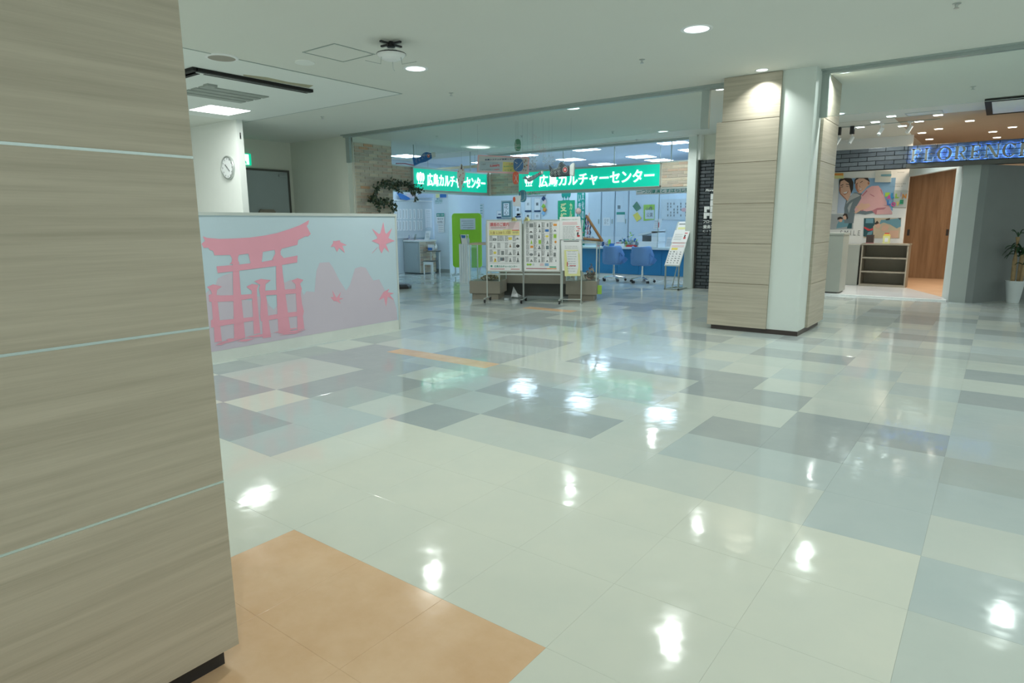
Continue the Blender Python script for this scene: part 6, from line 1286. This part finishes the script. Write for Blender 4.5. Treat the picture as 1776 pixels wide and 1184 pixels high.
MB().lathe([(.001, .322), (.116, .322)], 20, caps=False).build('soil', M['bark'], t)
for k, (dx, dy, h_, r_) in enumerate(((-.035, .0, 1.06, .032), (.04, .02, .78, .03), (.075, -.03, .62, .022))):
    m = MB(); m.tube([(dx, dy, .32), (dx * 1.1 - .004, dy, .32 + (h_ - .32) * .5), (dx * 1.15, dy, h_)], r_, 10); m.build('trunk', M['bark'], t)
def leafblade(par, base, az, ln, up, droop, w_):
    m = MB(); n = 8; c, s = math.cos(az), math.sin(az)
    for i in range(n + 1):
        f = i / n; r_ = ln * f * (1 - .15 * f); z = base[2] + up * math.sin(f * PI * .62) * ln - droop * ln * f * f; ww = w_ * math.sin(PI * min(1, f * .92 + .08)) ** .7
        p = Vector((base[0] + r_ * c, base[1] + r_ * s, z))
        for q, dz in ((-1, .012), (0, 0), (1, .012)): m.v.append((p.x - s * ww * q, p.y + c * ww * q, p.z + dz))
    for i in range(n):
        for q in (0, 1): a = i * 3 + q; m._f((a, a + 1, a + 4, a + 3))
    m.build('leaf', M['leaf'], par, smooth=True)
rg = random.Random(15)
for k in range(22): leafblade(t, (.046 if k % 3 else .0, .02, .78 + rg.uniform(-.05, .06)), k * 2.4, rg.uniform(.22, .33), rg.uniform(.35, .7), rg.uniform(.3, .75), rg.uniform(.018, .026))
for k in range(7): leafblade(t, (-.04, 0, 1.05), k * .9, rg.uniform(.06, .13), 1.0, .1, .010)
for k in range(4): leafblade(t, (.08, -.03, .60), k * 1.7, .14, .5, .4, .012)
# ceiling lamps of the studio
for k, (px, py) in enumerate(((1546, 201), (1518, 211), (1492, 220), (1594, 210), (1565, 218), (1627, 199), (1455, 197), (1599, 230), (1628, 223), (1682, 209), (1612, 241), (1756, 220), (1722, 228), (1729, 238))):
    if k == 6: continue
    q = on_z(px, py, cz); warm = k > 6 or k == 5
    names = ('second of the nearest row of five', 'third of the row going left', 'leftmost of the studio row', 'right of the second in the further row', 'behind the row, right of the third', 'beside the rectangular ceiling hatch', '', 'left end of the warm-tinted ceiling', 'middle left of the warm-tinted ceiling', 'above the middle of the blue letters', 'lowest left, right over the letter sign start', 'right picture edge, over the last letters', 'right part of the warm-tinted ceiling', 'lowest right, just over the letter sign')
    t = thing('square_downlight', 'small square lit ceiling spot, ' + names[k], 'ceiling light', tuple(q), .0, 'small square spots in the studio ceiling')
    MB().box(-.075, .075, -.075, .075, -.006, 0).build('frame', M['white'], t); MB().box(-.06, .06, -.06, .06, -.009, -.006).build('lit_face', M['lampw' if warm else 'lampc'], t)
    area('lamp_light', (0, 0, -.02), 7.0, .1, WARM if warm else COOL, parent=t, spread=2.2)
# track spot lights
for k, (px, mm, lab) in enumerate(((1455, 'black', 'first track spotlight with black socket, next to the column'), (1478, 'black', 'second track spotlight with black socket, right of the first'), (1528, 'white', 'white track spotlight in the middle over the brick header'), (1577, 'white', 'rightmost white track spotlight over the start of the lit letters'))):
    q = Frame(0, 13.2, 0).at(px, 230)[0]
    t = thing('track_spotlight', lab, 'spotlight', (q, 13.2, cz), 0, 'track spotlights behind the brick header')
    MB().box(-.035, .035, -.035, .035, -.14 if mm == 'black' else -.03, 0).build('socket', M[mm], t); zz = -.14 if mm == 'black' else -.03
    m = MB(); m.tube([(0, 0, zz), (0, 0, zz - .06)], .01, 6); m.build('stem', M['white'], t)
    m = MB(); m.tube([(.015, .02, zz - .05), (-.03, -.035, zz - .16)], .032, 12); m.build('lamp_head', M['white'], t)
    m = MB(); m.tube([(-.03, -.035, zz - .16), (-.031, -.037, zz - .163)], .026, 12); m.build('lamp_face', M['refl'], t)
struct(MB().box(-3.0, -1.0, 13.18, 13.22, cz - .012, cz - .003).build('trim_18', M['rail']))
